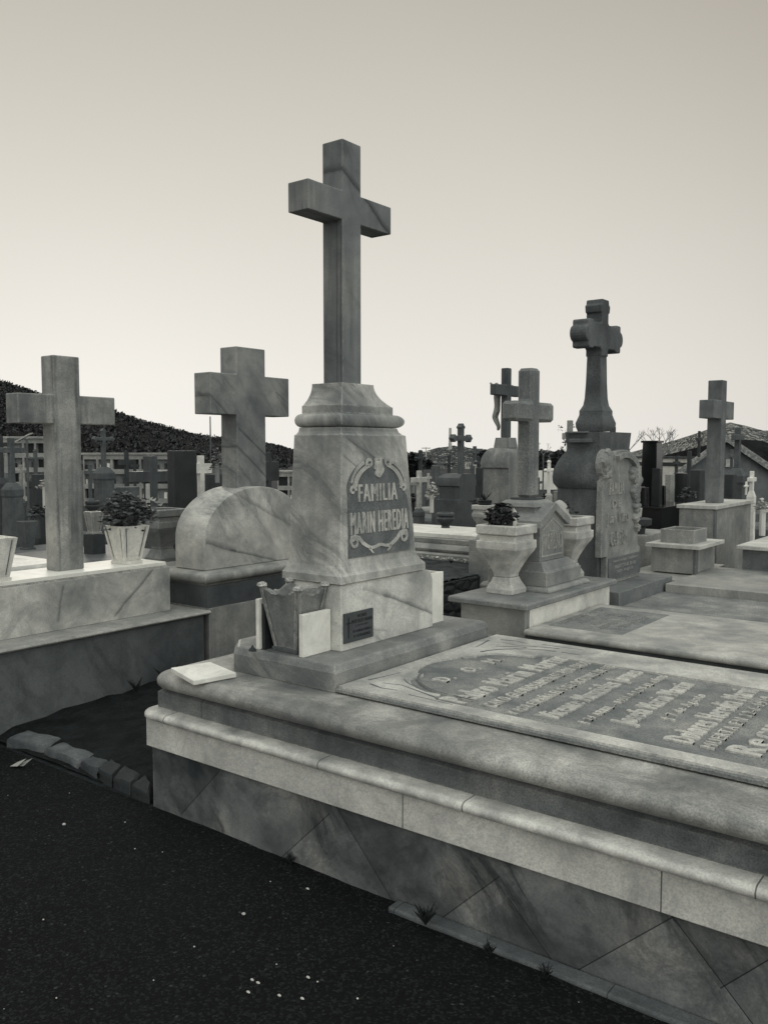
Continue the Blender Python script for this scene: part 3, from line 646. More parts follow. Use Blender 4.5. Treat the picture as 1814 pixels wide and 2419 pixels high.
for _ in range(14):
    a = rnd.random()*6.3; b.tube((c1[0], c1[1], .98), (c1[0]+.1*math.cos(a), c1[1]+.1*math.sin(a), 1.14), .003, .002, 5)
b.build('stem', M_weed, T_)

# ================================================================ DOMED TOMB WITH SHORT CROSS
OD = (-4.9, 4.4, 0)
M_D = stone('dome_marble', bands=bd(-4.5, [((484, 1285), (560, 1305), .04, .75), ((540, 1300), (700, 1335), .02, .8), ((560, 1170), (700, 1250), .03, .5)], OD), light=.56, dark=.32, vein=.8, vscale=1.9, vrot=(.35, .7, .62), streak=.15, mott=2.2, grain=.14, rough=.6, bump=.35)
M_Dc = stone('dome_cross_marble', bands=bd(-4.58, [((562, 1010), (640, 1090), .018, .9), ((556, 1050), (640, 1140), .020, .8), ((490, 925), (540, 985), .02, .7), ((650, 925), (690, 965), .012, .7)], OD), light=.33, dark=.20, vein=.8, vscale=1.4, vrot=(.35, .7, .62), streak=.3, mott=2.6, grain=.14, rough=.6)
T = thing('domed_tomb', 'marble tomb with a short broad cross on a half-round headstone behind the family tomb', 'tomb', (-4.9, 4.4, 0))
MB().box(-7.2, -4.43, 3.855, 5.05, -.1, .497).build('plinth', stone('dome_wall', .33, .22, vrot=(.2, .5, -.8), vein=.5, vscale=1.8, streak=.3, mott=2, rough=.6, grain=.15), T)
MB().box(-7.2, -4.447, 3.862, 5.03, .498, .644).build('base_course', stone('dome_base', .13, .085, streak=.3, mott=3, rough=.6), T)
rc = (-4.86, -4.50, 3.90, 4.98)
pr = [(.03, .6445), (.034, .652)]+[(.03+.05*math.cos(R(a)), .697+.04*math.sin(R(a))) for a in range(-80, 91, 14)]+[(-.01, .741)]
MB().ring(rc, pr).build('torus', stone('dome_torus', .38, .24, streak=0, mott=5, grain=.15, rough=.55), T, smooth=45)
poly = [(3.884, .7415), (4.87, .7415)]+[(4.377+.493*math.cos(R(a)), .945+.345*math.sin(R(a))) for a in range(0, 181, 6)]
MB().prism(poly, (Vector((-4.80, 0, 0)), Y_, Z_, X_), .30).build('dome', M_D, T, smooth=25, bevel=.006)
X = -4.58
def pv(x, y): return onx(x, y, X)
cross_mb(X-.165, X, pv(562, 1150).y, pv(629.4, 1157).y, 1.2, pv(562, 818).z, pv(497, 900).y, pv(682.6, 900).y, pv(498, 977).z, pv(497, 876.5).z-.004).build('cross', M_Dc, T, bevel=.006)
# square urn between the two left tombs
def urn(name, c, z0, h, w, mat, label, group=None, wy=None, T_=None):
    wy = wy or w; own = T_ is None
    def r(k, z): return (c[0]-k*w/2, c[0]+k*w/2, c[1]-k*wy/2, c[1]+k*wy/2, z0+z*h)
    T_ = thing(name, label, 'urn', (c[0], c[1], z0), group)
    MB().rects([r(.66, 0), r(.66, .07), r(.60, .11), r(.50, .17), r(.43, .235)]).build('foot', mat, T_, bevel=.004)
    MB().rects([r(.41, .237), r(.41, .28), r(.50, .36), r(.74, .52), r(.90, .60), r(.985, .66), r(.985, .77), r(.88, .775), r(.88, .84), r(.86, .86)]).build('bowl', mat, T_, bevel=.004, smooth=20)
    b = MB(); t = .10
    b.rects([r(.95, .862), r(1., .875), r(1., .985), r(.97, 1.), r(.74, 1.), r(.72, .90)]); b.build('rim', mat, T_, bevel=.003)
    return T_
M_urn = stone('urn_marble', .55, .38, vrot=(.2, .3, .9), vein=.3, vscale=3, streak=.2, mott=6, grain=.18, rough=.65)
c = onz(372, 1240, .98); urn('square_urn', (c.x-.02, c.y+.06), .70, .40, .29, stone('urn_grey', .3, .2, streak=.3, mott=4, grain=.2, rough=.7), 'grey square urn half hidden behind the left curve of the domed tomb')

# ================================================================ GABLED TOMB WITH CHAMFERED CROSS (between two urns)
M_E = stone('gable_marble', .34, .24, vrot=(.8, .2, .5), vein=.25, vscale=2, streak=.25, mott=3.5, grain=.2, rough=.65, bump=.4)
M_Ew = stone('gable_wall', .37, .27, streak=.15, mott=2.2, grain=.14, rough=.6)
T = thing('gabled_tomb', 'marble tomb with a small gabled pedestal and chamfered cross between two urns', 'tomb', (-1.6, 4.45, 0))
MB().box(-2.54, -2.15, 3.98, 5.04, -.1, .728).build('head_box', M_Ew, T, bevel=.002)
MB().box(-2.149, -2.146, 4.02, 5.03, .6, .7275).build('lit_front', stone('gable_front_lit', .66, .55, streak=0, mott=3, grain=.1, rough=.5), T)  # thin paler sheet painting the brighter light on the box's front face
MB().rects([(-2.595, -2.125, 3.945, 5.08, .7285), (-2.60, -2.12, 3.94, 5.085, .735), (-2.60, -2.12, 3.94, 5.085, .755), (-2.592, -2.128, 3.948, 5.077, .763)]).build('lid', stone('gable_lid', .30, .2, streak=0, mott=4, grain=.25, rough=.6), T, bevel=.003)
MB().rects([(-2.63, -2.19, 4.32, 4.845, .7635), (-2.63, -2.19, 4.32, 4.845, .775), (-2.62, -2.205, 4.335, 4.83, .79)]).build('plinth', M_E, T, bevel=.003)
MB().rects([(-2.60, -2.225, 4.355, 4.795, .791), (-2.60, -2.225, 4.355, 4.795, .868), (-2.585, -2.24, 4.36, 4.77, .875), (-2.57, -2.262, 4.365, 4.70, .925)]).build('sloped_base', M_E, T, bevel=.003)
zE = 1.137; yA, yB = 4.372, 4.668; ym = (yA+yB)/2
b = MB(); b.prism([(yA, .926), (yB, .926), (yB, zE), (ym, 1.206), (yA, zE)], (Vector((-2.56, 0, 0)), Y_, Z_, X_), .285); gb = b.build('gabled_block', M_E, T, bevel=.002)
b = MB(); b.prism([(yA-.035, zE-.022), (yA-.035, zE+.018), (ym, 1.252), (yB+.035, zE+.018), (yB+.035, zE-.022), (yB+.0, zE-.0095), (ym, 1.2075), (yA-.0, zE-.0095)], (Vector((-2.59, 0, 0)), Y_, Z_, X_), .335)
b.build('gable_roof', M_E, T, bevel=.002)
b = MB(); fE = lambda y, z: (Vector((-2.275, y, z)), Y_, Z_, X_)
put_text(b, 'PROPIEDAD', fE(yA+.033, .985), .235, .095, .004, .0)
put_curve(b, [[(yA+.02, .95), (yB-.02, .95), (yB-.02, 1.10), (ym, 1.165), (yA+.02, 1.10)], [(yA+.028, .958), (yA+.028, 1.096), (ym, 1.155), (yB-.028, 1.096), (yB-.028, .958)]], (Vector((-2.275, 0, 0)), Y_, Z_, X_), .003)
b.box(-2.275, -2.272, ym-.004, ym+.004, 1.10, 1.135); b.box(-2.275, -2.272, ym-.014, ym+.014, 1.118, 1.124); b.box(-2.275, -2.272, ym-.03, ym+.03, 1.088, 1.093)
b.build('inscription', stone('gable_letter', .36, .28, streak=0, grain=.2), gb)
MB().rects([(-2.54, -2.335, 4.42, 4.62, 1.16), (-2.54, -2.335, 4.42, 4.62, 1.222), (-2.555, -2.32, 4.40, 4.64, 1.226), (-2.545, -2.33, 4.41, 4.63, 1.248), (-2.53, -2.345, 4.43, 4.61, 1.262)]).build('cross_socket', M_E, T, bevel=.003)
b = MB(); b.rects([(-2.51, -2.37, 4.452, 4.590, 1.262), (-2.51, -2.37, 4.452, 4.590, 1.275)]).build('lead_pad', M_dirty, T)
M_Ec = stone('gable_cross', .32, .18, streak=.3, mott=3, grain=.3, rough=.8, bump=.6)
X = -2.385
def pv(x, y): return onx(x, y, X)
cy0, cy1 = pv(1253, 1170).y, pv(1266, 1170).y
yl = pv(1203, 960).y; yr = pv(1307, 970).y
cym = 4.52; hw = .049
cross_mb(X-.10, X, cym-hw, cym+hw, 1.275, 2.012, cym-.225, cym+.225, pv(1253, 995).z, pv(1253, 948).z).build('cross', M_Ec, T, bevel=.016, bseg=1)
urn('square_urn', (-2.40, 4.22), .7635, .378, .25, M_urn, 'pale square urn with dark red flowers, nearer of the two beside the small gable', 'square marble urns on the gabled tomb', .24)
urn('square_urn', (-2.40, 4.965), .7635, .378, .25, M_urn, 'square urn behind the small gable holding a pale cloth bag', 'square marble urns on the gabled tomb', .24)
def bouquet(name, c, label, rr=.075, h=.13, n=22, mat='dark_petal', v=.014, seed=2):
    T_ = thing(name, label, 'flowers', c); rnd = random.Random(seed); b = MB()
    for _ in range(n):
        a = rnd.random()*6.3; r = rr*rnd.random()**.6; zq_ = rnd.random(); r = rr*(.35+.65*rnd.random())*math.sin(math.pi*(.25+.65*zq_)); petals(b, (c[0]+r*math.cos(a), c[1]+r*math.sin(a), c[2]+.0+h*zq_), .034, 16, rnd, (math.cos(a)*(1.1-zq_), math.sin(a)*(1.1-zq_), zq_*1.2-.1))
    b.build('petals', leafmat(mat, v, .7), T_)
    b = MB(); leaf_blob(b, (c[0], c[1], c[2]+.04), (rr*1.25, rr*1.25, .05), 110, .035, seedk=seed); b.build('leaves', leafmat('dark_leaf', .02, .7), T_)
    b = MB()
    for _ in range(8): a = rnd.random()*6.3; b.tube((c[0], c[1], c[2]-.03), (c[0]+rr*.7*math.cos(a), c[1]+rr*.7*math.sin(a), c[2]+h*.8), .002, .002, 5)
    b.build('stem', M_weed, T_); return T_
bouquet('flower_bunch', (-2.42, 4.20, 1.14), n=46, rr=.07, h=.115, label='bunch of very dark artificial carnations standing in the nearer square urn')
b = MB(); c = Vector((-2.39, 4.262, 1.12)); n = 14
b.loft([[c+Vector((r*(1+.25*math.sin(a*2.1+z*60))*math.cos(a*.449), .7*r*math.sin(a*.449), z)) for a in range(n)] for r, z in ((.02, 0), (.026, .03), (.028, .06), (.02, .09), (.008, .11))])
b.build('cloth_wrap', plain('white_cloth', .6, .8), label='white crumpled wrap beside the dark carnations in the urn', cat='wrap', smooth=50)
b = MB(); c = Vector((-2.43, 4.93, 1.12))
b.loft([[c+Vector((r*(1+.3*math.sin(a*1.7+z*50))*math.cos(a*.449), r*math.sin(a*.449), z-.3*r*math.cos(a*.449))) for a in range(n)] for r, z in ((.06, 0), (.062, .04), (.052, .07), (.035, .10), (.01, .118))])
b.build('cloth_bag', plain('bag_grey', .36, .8), label='crumpled pale bag lying in the farther urn beside dark flowers', cat='bag', smooth=50)
bouquet('flower_bunch', (-2.46, 4.97, 1.13), 'low dark flowers behind the pale bag in the farther urn', rr=.07, h=.07, n=12, seed=9)
# engraved slab belonging to it
MB().box(-2.145, .3, 3.975, 4.86, -.1, .60).build('side_wall', stone('gable_side', .15, .10, streak=.1, mott=2, grain=.2, rough=.6, joints=[.72]), T)
b = MB(); pr = [(0, .6005)]+[(.012+.014*math.cos(R(a)), .6185+.0175*math.sin(R(a))) for a in range(-80, 81, 16)]+[(-.01, .638)]
sF = b.ring((-2.115, .3, 3.975, 4.86), pr).build('slab', stone('gable_slab', .45, .30, vrot=(.3, .9, .1), vein=.4, vscale=1.5, streak=0, mott=5, grain=.15, rough=.5), T, smooth=50)
pn = [onz(a, b_, .638) for a, b_ in ((1343, 1479), (1462, 1503), (1572, 1450), (1440, 1432))]
b = MB(); b.prism([(4.10, .0), (4.10, .40), (4.76, .40), (4.76, 0)], (Vector((-1.68, 0, .638)), Y_, -X_, Z_), .0015); pz = b.build('sunk_panel', M_sunk, sF)
b = MB()
for k, tx in enumerate(('ISABEL PEREZ GARCIA', '4-MAYO-1958', 'A LOS 71 AÑOS', 'ANTONIO LOPEZ RUIZ', '9-ENERO-1964 D.E.P.')):
    w = (.52, .34, .36, .5, .42)[k]; put_text(b, tx, (Vector((-2.03+k*.073, 4.16+(.54-w)/2, .6395)), Y_, -X_, Z_), w, .04, .002, .02)
b.build('inscription', stone('faint_letter', .34, .26, streak=0, grain=.3), pz)
# ================================================================ ARCHED STELE TOMB (dark lobed cross)
def ax(x): return math.cos(YAW-math.atan((x-CX)/F))
def ay(x): return math.sin(YAW-math.atan((x-CX)/F))
M_G = stone('weathered_granite', .18, .10, streak=.45, mott=3.5, grain=.3, rough=.75, bump=.5)
M_Gs = stone('stele_stone', .36, .23, streak=.3, mott=5, grain=.3, rough=.8, bump=.6)
T = thing('stele_tomb', 'tall dark tomb with a lobed cross and an arched stele carved with roses', 'tomb', (-2.2, 5.5, 0))
MB().box(-2.75, -2.12, 5.12, 6.05, -.1, .672).build('head_step', stone('stele_step', .25, .17, streak=0, mott=3, grain=.25, rough=.7), T, bevel=.004)
sG = MB().box(-2.118, .3, 4.90, 5.86, -.1, .585).build('slab', stone('stele_slab', .34, .19, vein=.3, vscale=1.4, streak=0, mott=5, grain=.3, rough=.6), T, bevel=.004)
rc = (-2.62, -2.345, 5.30, 5.86)
pr = [(0, .673), (0, 1.295), (.012, 1.30), (.032, 1.33), (.036, 1.37), (.030, 1.42), (.012, 1.47), (-.012, 1.515), (-.03, 1.54), (-.035, 1.56), (-.03, 1.60), (-.022, 1.665)]
MB().rects([(-2.62-o, -2.345+o*.4, 5.30-o, 5.86+o, z) for o, z in pr]).build('pier', M_G, T, smooth=30, bevel=0)
MB().box(-2.56, -2.40, 5.293, 5.33, 1.595, 1.62).box(-2.57, -2.43, 5.293, 5.33, 1.655, 1.668).build('pier_band', M_G, T, bevel=.004)
X = -2.40
def pv(x, y): return onx(x, y, X)
yc_ = 5.56; XA, XB = -2.565, -2.41
# flared foot and shaft
b = MB(); zt_ = pv(1420, 815).z; b_ = lambda a, y: (-2.49-a, -2.49+a, yc_-a, yc_+a, pv(1414, y).z)
b.rects([b_(.088, 1018), b_(.098, 1008), b_(.10, 998), b_(.088, 985), b_(.082, 978), b_(.082, 968), b_(.064, 955), b_(.057, 938), b_(.052, 900), b_(.046, 800)]); b.build('shaft', M_G, T, smooth=25)
z0 = pv(1414, 822).z; z1 = pv(1414, 752).z; zt_ = pv(1414, 697).z; zc = (z0+z1)/2; a = .30; hh = (z1-z0)/2
def lobe(cx, cz, dx, dz, half, r):          # lobed end: short block ending with a half round
    pts = []
    px, pz = -dz, dx
    pts += [(cx+px*half, cz+pz*half)]
    a0 = math.degrees(math.atan2(pz, px))
    for i in range(0, 9): t = R(a0-180*i/8); pts.append((cx+dx*.0+r*math.cos(t)+dx*.03, cz+r*math.sin(t)+dz*.03))
    pts += [(cx-px*half, cz-pz*half)]
    return pts
def lobed_cross(mb, x0, x1, yc, zb, zc, zt, arm, half, r, sh):
    poly = [(yc-sh, zb), (yc+sh, zb), (yc+sh, zc-half)]
    def end(cx, cz, ang):
        o = []
        c, s_ = math.cos(R(ang)), math.sin(R(ang))
        loc = [(-.0, -half), (sh+.012, -half*.86), (arm-.125, -half*.86), (arm-.115, -half), (arm-.055, -half), (arm-.045, -half*.90), (arm-.045, -half*.60)]+[(arm-.047+.045*math.cos(R(t)), half*.56*math.sin(R(t))) for t in range(-80, 81, 20)]+[(arm-.045, half*.60), (arm-.045, half*.90), (arm-.055, half), (arm-.115, half), (arm-.125, half*.86), (sh+.012, half*.86), (0, half)]
        return [(cx+c*u-s_*v, cz+s_*u+c*v) for u, v in loc[1:-1]]
    poly += end(yc, zc, 0)+[(yc+sh, zc+half)]+[(yc+(-v), zt+u-.0) for u, v in [(-.09, -sh), (-.085, -sh*1.35), (-.04, -sh*1.5), (-.03, -sh*1.15), (0, -sh), (0, sh), (-.03, sh*1.15), (-.04, sh*1.5), (-.085, sh*1.35), (-.09, sh)]]+[(yc-sh, zc+half)]+end(yc, zc, 180)+[(yc-sh, zc-half)]
    return mb.prism(poly, (Vector((x0, 0, 0)), Y_, Z_, X_), x1-x0)
b = lobed_cross(MB(), -2.548, -2.432, yc_, pv(1414, 836).z, zc, zt_, a, hh*.98, hh*.72, .05); b.build('cross', M_G, T, bevel=.008)
# stele
XS = -2.30
poly = [(5.25, .86), (5.34, .86), (5.34, .6725), (5.90, .6725), (5.90, .88), (5.86, .9), (5.84, 1.25), (5.87, 1.33), (5.865, 1.40)]+[(5.585+.275*math.cos(R(t)), 1.40+.15*math.sin(R(t))) for t in range(5, 110, 12)]+[(5.44, 1.535)]+[(5.335+.105*math.cos(R(t)), 1.455+.10*math.sin(R(t))) for t in range(60, 250, 19)]+[(5.262, 1.33), (5.258, 1.25)]
st = MB().prism(poly, (Vector((-2.343, 0, 0)), Y_, Z_, X_), .043).build('stele', M_Gs, T, bevel=.004)
b = MB(); frG = (Vector((XS, 0, 0)), Y_, Z_, X_)
arcp = [(5.57+.235*math.cos(R(t)), 1.36+.155*math.sin(R(t))) for t in range(0, 125, 10)]
put_curve(b, [ribbon(arcp, .05, .03)], frG, .03)
rnd = random.Random(4)
for (y, z, r) in ((5.80, 1.33, .062), (5.78, 1.41, .045), (5.72, 1.385, .04), (5.79, 1.24, .05), (5.74, 1.27, .035), (5.80, 1.165, .04), (5.79, 1.09, .034), (5.81, 1.02, .026), (5.31, 1.47, .07), (5.30, 1.40, .04)):
    b.lathe((0, 0, 0), [(r*.2, 0), (r, .0), (r*.95, .012), (r*.6, .03), (r*.35, .034)], 14)
    for i in range(-70, 0): pass
    m = Matrix(((0, 0, 1, XS-.002), (1, 0, 0, y), (0, 1, 0, z), (0, 0, 0, 1)))
    for i in range(len(b.v)-70, len(b.v)): b.v[i] = m @ b.v[i]
    for q in range(5):
        aa = q*1.257+rnd.random(); c = Vector((XS+.012, y+r*.75*math.cos(aa), z+r*.75*math.sin(aa))); s = r*.55
        e1 = Vector((0, math.cos(aa), math.sin(aa))); e2 = Vector((0, -math.sin(aa), math.cos(aa)))
        b.loft([[c+(e1*math.cos(t*1.05)*s+e2*math.sin(t*1.05)*s*.8)*k+X_*h for t in range(6)] for k, h in ((1, -.01), (.9, .012), (.3, .02))])
b.build('carved_roses', M_Gs, st, smooth=50)
b = MB()
for tx, x0_, yt_, x1_, yb_ in (('FAMILIA', 1436, 1140, 1470, 1169), ('DE', 1443, 1182, 1463, 1199), ('Juan Viñas', 1430, 1213, 1481, 1246), ('Cebrián', 1438, 1257, 1476, 1291)):
    p_, q_ = onx(x0_, yb_, XS), onx(x1_, yb_-(x1_-x0_)*.12, XS); h_ = onx(x0_, yt_, XS).z-p_.z; put_text(b, tx, (p_, Y_, Z_, X_), q_.y-p_.y, h_, .012, .02)
b.build('inscription', stone('stele_letter', .40, .30, streak=0, grain=.3), st)
pl2 = MB().box(XS+.0005, XS+.008, 5.36, 5.89, .70, .845).build('lower_plate', stone('stele_plate', .21, .12, streak=.2, mott=6, grain=.3), st)
b = MB()
for k, tx in enumerate(('JUAN VIÑAS CEBRIAN', 'FALLECIO EL 21-10', 'SUS HIJOS')): put_text(b, tx, (Vector((XS+.008, 5.42+.03*k, .808-k*.036)), Y_, Z_, X_), .42-.07*k, .022, .003, .0)
b.build('inscription', stone('stele_letter', .23, .17), pl2)

# ================================================================ TOMBS ON THE RIGHT
M_C = stone('cement_right', .37, .26, streak=.25, mott=3, grain=.3, rough=.8, bump=.5)
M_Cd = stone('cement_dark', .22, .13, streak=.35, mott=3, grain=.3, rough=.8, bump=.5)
M_Cl = stone('cement_light', .50, .40, streak=0, mott=3, grain=.2, rough=.6)
p = onz(1597, 1388, .585); q = onz(1636, 1357, .6405)
T = thing('cement_platform', 'broad flat pale cement grave cover right of the stele tomb', 'tomb', (p.x+1, p.y+.4, 0))
MB().box(onz(1500, 1345, .63).x, p.x-.002, q.y-.30, 7.2, -.1, .632).build('side_cover', stone('platform', .38, .28), T, bevel=.004)
MB().box(p.x, .6, 5.865, 6.95, -.1, .64).build('cover', stone('platform', .38, .28, streak=0, mott=2.5, grain=.3, rough=.8), T, bevel=.004)
# low box with an open trough
q = onz(1636, 1357, .6405); zl = ond(1660, 1287, (q-O).dot(_f)).z
T = thing('low_box_tomb', 'low square cement tomb head with a small open trough on its lid', 'tomb', (q.x-.2, q.y+.25, .64))
xl = ony(1537, 1350, q.y).x; yr_ = q.y+.50
MB().box(xl, q.x, q.y, yr_, .641, zl-.03).build('body', M_C, T, bevel=.003)
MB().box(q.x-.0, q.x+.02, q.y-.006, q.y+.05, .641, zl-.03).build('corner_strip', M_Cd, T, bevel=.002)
MB().rects([(xl-.03, q.x+.06, q.y-.05, yr_+.04, zl-.029), (xl-.03, q.x+.06, q.y-.05, yr_+.04, zl)]).build('lid', M_Cl, T, bevel=.003)
x0, x1, y0, y1 = q.x-.27, q.x-.02, q.y+.06, q.y+.36; t = .018; zt2 = zl+.0005
b = MB().box(x0, x1, y0, y0+t, zt2, zl+.10).box(x0, x1, y1-t, y1, zt2, zl+.10).box(x0, x0+t, y0+t, y1-t, zt2, zl+.099).box(x1-t, x1, y0+t, y1-t, zt2, zl+.099).box(x0+t, x1-t, y0+t, y1-t, zt2, zl+.05)
b.build('trough', M_C, label='small open cement trough lying on the lid of the low box tomb', cat='trough', bevel=.002)
# tall box with plain cross
D = 7.9; c = ond(1692, 1195, D); xl = ony(1597, 1190, c.y).x; yr_ = onx(1778, 1180, c.x).y; zt3 = c.z
T = thing('box_cross_tomb', 'tall cement box tomb with a plain cross at the right', 'tomb', ((xl+c.x)/2, c.y+.4, 0))
MB().box(xl+.02, c.x-.02, c.y+.02, yr_, 0, zt3-.035).build('body', M_C, T, bevel=.003)
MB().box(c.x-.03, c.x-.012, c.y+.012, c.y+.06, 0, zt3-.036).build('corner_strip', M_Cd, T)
MB().box(xl, c.x, c.y, yr_+.03, zt3-.034, zt3).build('lid', M_Cl, T, bevel=.003)
w = 44*D/F/(ax(1690)+ay(1690)); cc = at(1690, D+.42); f2 = (D+.42)
cz = lambda y: ond(1690, y, f2).z
cross_mb(cc.x-w/2, cc.x+w/2, cc.y-w/2, cc.y+w/2, zt3, cz(900), cc.y-.31, cc.y+.31, cz(990), cz(948)).build('cross', stone('right_cross', .25, .15, streak=.5, mott=3, grain=.25, rough=.8), T, bevel=.006)
# dark gap wall and right-edge slab
q = onz(1752, 1344, .641)
T = thing('edge_slab_tomb', 'low tomb with a bright top cut off by the right edge of the photo', 'tomb', (q.x+.6, q.y+.5, 0))
zt4 = ond(1752, 1297, (q-O).dot(_f)).z
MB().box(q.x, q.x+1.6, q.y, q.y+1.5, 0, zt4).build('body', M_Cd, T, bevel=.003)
MB().box(q.x-.04, q.x+1.6, q.y-.04, q.y+1.5, zt4+.0005, zt4+.032).build('lid', M_Cl, T, bevel=.006)
def bg(x, D): return at(x, D)
def block(mb, x, D, pxw, y0, y1, ratio=1., z0=None, taper=1.):
    """upright block seen about column x: total apparent width pxw, from y1 (bottom) up to y0"""
    c = at(x, D); w = pxw*D/F/(ax(x)*ratio+ay(x)); zb = zat(y1, D) if z0 is None else z0; zt = zat(y0, D)
    mb.rects([(c.x-w*ratio/2, c.x+w*ratio/2, c.y-w/2, c.y+w/2, zb), (c.x-w*ratio*taper/2, c.x+w*ratio*taper/2, c.y-w*taper/2, c.y+w*taper/2, zt)])
    return mb
def cross_at(mb, x, D, y0, y1, spx, apx, ya, yb, kind='plain'):
    c = at(x, D); w = spx*D/F/(ax(x)+ay(x)); L = max(w*1.6, (apx*D/F-w*ax(x))/ay(x)); L = min(L, w*5.5)
    zt, zb, za, zb2 = zat(y0, D), zat(y1, D), zat(ya, D), zat(yb, D)
    if kind == 'plain': cross_mb(c.x-w/2, c.x+w/2, c.y-w/2, c.y+w/2, zb, zt, c.y-L/2, c.y+L/2, zb2, za, mb)
    else:
        half = (za-zb2)/2; zc = (za+zb2)/2; sh = w/2; mb.prism([(c.y-sh, zb), (c.y+sh, zb), (c.y+sh, zt-.02), (c.y-sh, zt-.02)], (Vector((c.x-w/2, 0, 0)), Y_, Z_, X_), w)
        e = (Vector((c.x-w/2+.004, 0, 0)), Y_, Z_, X_)
        mb.prism([(c.y-L/2, zc-half*.6), (c.y+L/2, zc-half*.6), (c.y+L/2, zc+half*.6), (c.y-L/2, zc+half*.6)], e, w-.008)
        r = half*.62
        e3 = (Vector((c.x-w/2-.004, 0, 0)), Y_, Z_, X_); 
        for (cy, cz_) in ((c.y-L/2, zc), (c.y+L/2, zc), (c.y, zt-r)):
            mb.prism([(cy+r*1.5*(.82+.18*math.cos(R(4*t)))*math.cos(R(t)), cz_+r*1.5*(.82+.18*math.cos(R(4*t)))*math.sin(R(t))) for t in range(0, 360, 20)], e3, w+.008)
    return mb
M_dark = stone('dark_stone', .075, .045, streak=.3, mott=4, grain=.2, rough=.7)
M_mid = stone('mid_stone', .17, .10, streak=.35, mott=4, grain=.25, rough=.8, bump=.5)
M_pale = stone('pale_stone', .50, .36, streak=.25, mott=4, grain=.2, rough=.7)  # stone that is pale by its own colour
M_blk = plain('black_granite', .012, .14, .04, 200, .4, spec=.7)
M_dg = stone('dark_granite', .045, .03, streak=.2, mott=4, grain=.2, rough=.35)
def tomb_cross(label, x, D, y0, ybase, spx, apx, ya, yb, bpx, ytop_base, mc, mb_, kind='plain', ratio=1., group=None, taper=.9, cap=True, ground=0.):
    c = at(x, D); T_ = thing('grave_cross', label, 'grave cross', (c.x, c.y, ground), group)
    cross_at(MB(), x, D, y0, ybase, spx, apx, ya, yb, kind).build('cross', mc, T_, bevel=.006 if D < 14 else 0)
    if bpx:
        b = MB(); w = bpx*D/F/(ax(x)*ratio+ay(x)); zt = zat(ytop_base, D)
        r = lambda k, z: (c.x-w*ratio*k/2, c.x+w*ratio*k/2, c.y-w*k/2, c.y+w*k/2, z)
        h = zt-ground
        lv = [r(1.12, ground-.05), r(1.12, ground+h*.18), r(1., ground+h*.22), r(taper, ground+h*.86)]
        if cap: lv += [r(taper*1.1, ground+h*.88), r(taper*1.1, ground+h*.94), r(taper*.6, zt), r(.35, zt+.01)]
        else: lv += [r(taper, zt)]
        b.rects(lv).build('pedestal', mb_, T_, bevel=.004 if D < 14 else 0)
    return T_
D = 11; c = at(1083, D); f_ = lambda y: zat(y, D); w = .17
MB().rects([(c.x-w-o, c.x+w*.8, c.y-w-o, c.y+w+o, z) for o, z in ((.03, 0), (.03, f_(1180)), (.0, f_(1178)), (0, f_(1150)), (.03, f_(1147)), (.035, f_(1138)), (.02, f_(1128)), (-.02, f_(1122)), (-.05, f_(1119)))]).build('grave_monument', stone('mid_monument', .135, .08, streak=.3, mott=3, grain=.2, vein=.3), label='broad dark monument with a bulging shoulder under the middle lobed cross', cat='monument', smooth=25)
# crucifix tomb
D = 8.2; x = 1194; c = at(x, D); fz = lambda y: zat(y, D)
T = thing('crucifix_tomb', 'pale round-shouldered tomb whose cross carries a small figure of Christ', 'tomb', (c.x, c.y, 0))
M_Cr = stone('crucifix_stone', .34, .22, streak=.45, mott=3, grain=.25, rough=.8, bump=.5)
w = .23; wy_ = .19
pr = [(.0, 0), (.0, fz(1108)), (.018, fz(1104)), (.020, fz(1095)), (.014, fz(1082)), (-.006, fz(1070)), (-.035, fz(1060)), (-.05, fz(1058))]
MB().rects([(c.x-.155-o, c.x+.12+min(o, 0), c.y-.14-o, c.y+.14+o, z) for o, z in pr]).build('pier', M_Cr, T, smooth=30)
MB().rects([(c.x-.085, c.x+.085, c.y-.08, c.y+.08, fz(1058)), (c.x-.070, c.x+.070, c.y-.07, c.y+.07, fz(1034))]).build('cap', M_Cr, T, bevel=.003)
M_CrD = stone('crucifix_cross', .16, .10, streak=.4, mott=3, grain=.3, rough=.85)
sw = 25*D/F/(ax(x)+ay(x))/2
b = cross_mb(c.x-sw, c.x+sw, c.y-sw, c.y+sw, fz(1034), fz(871), c.y-.235, c.y+.235, fz(936), fz(911)); b.build('cross', M_CrD, T, bevel=.008)
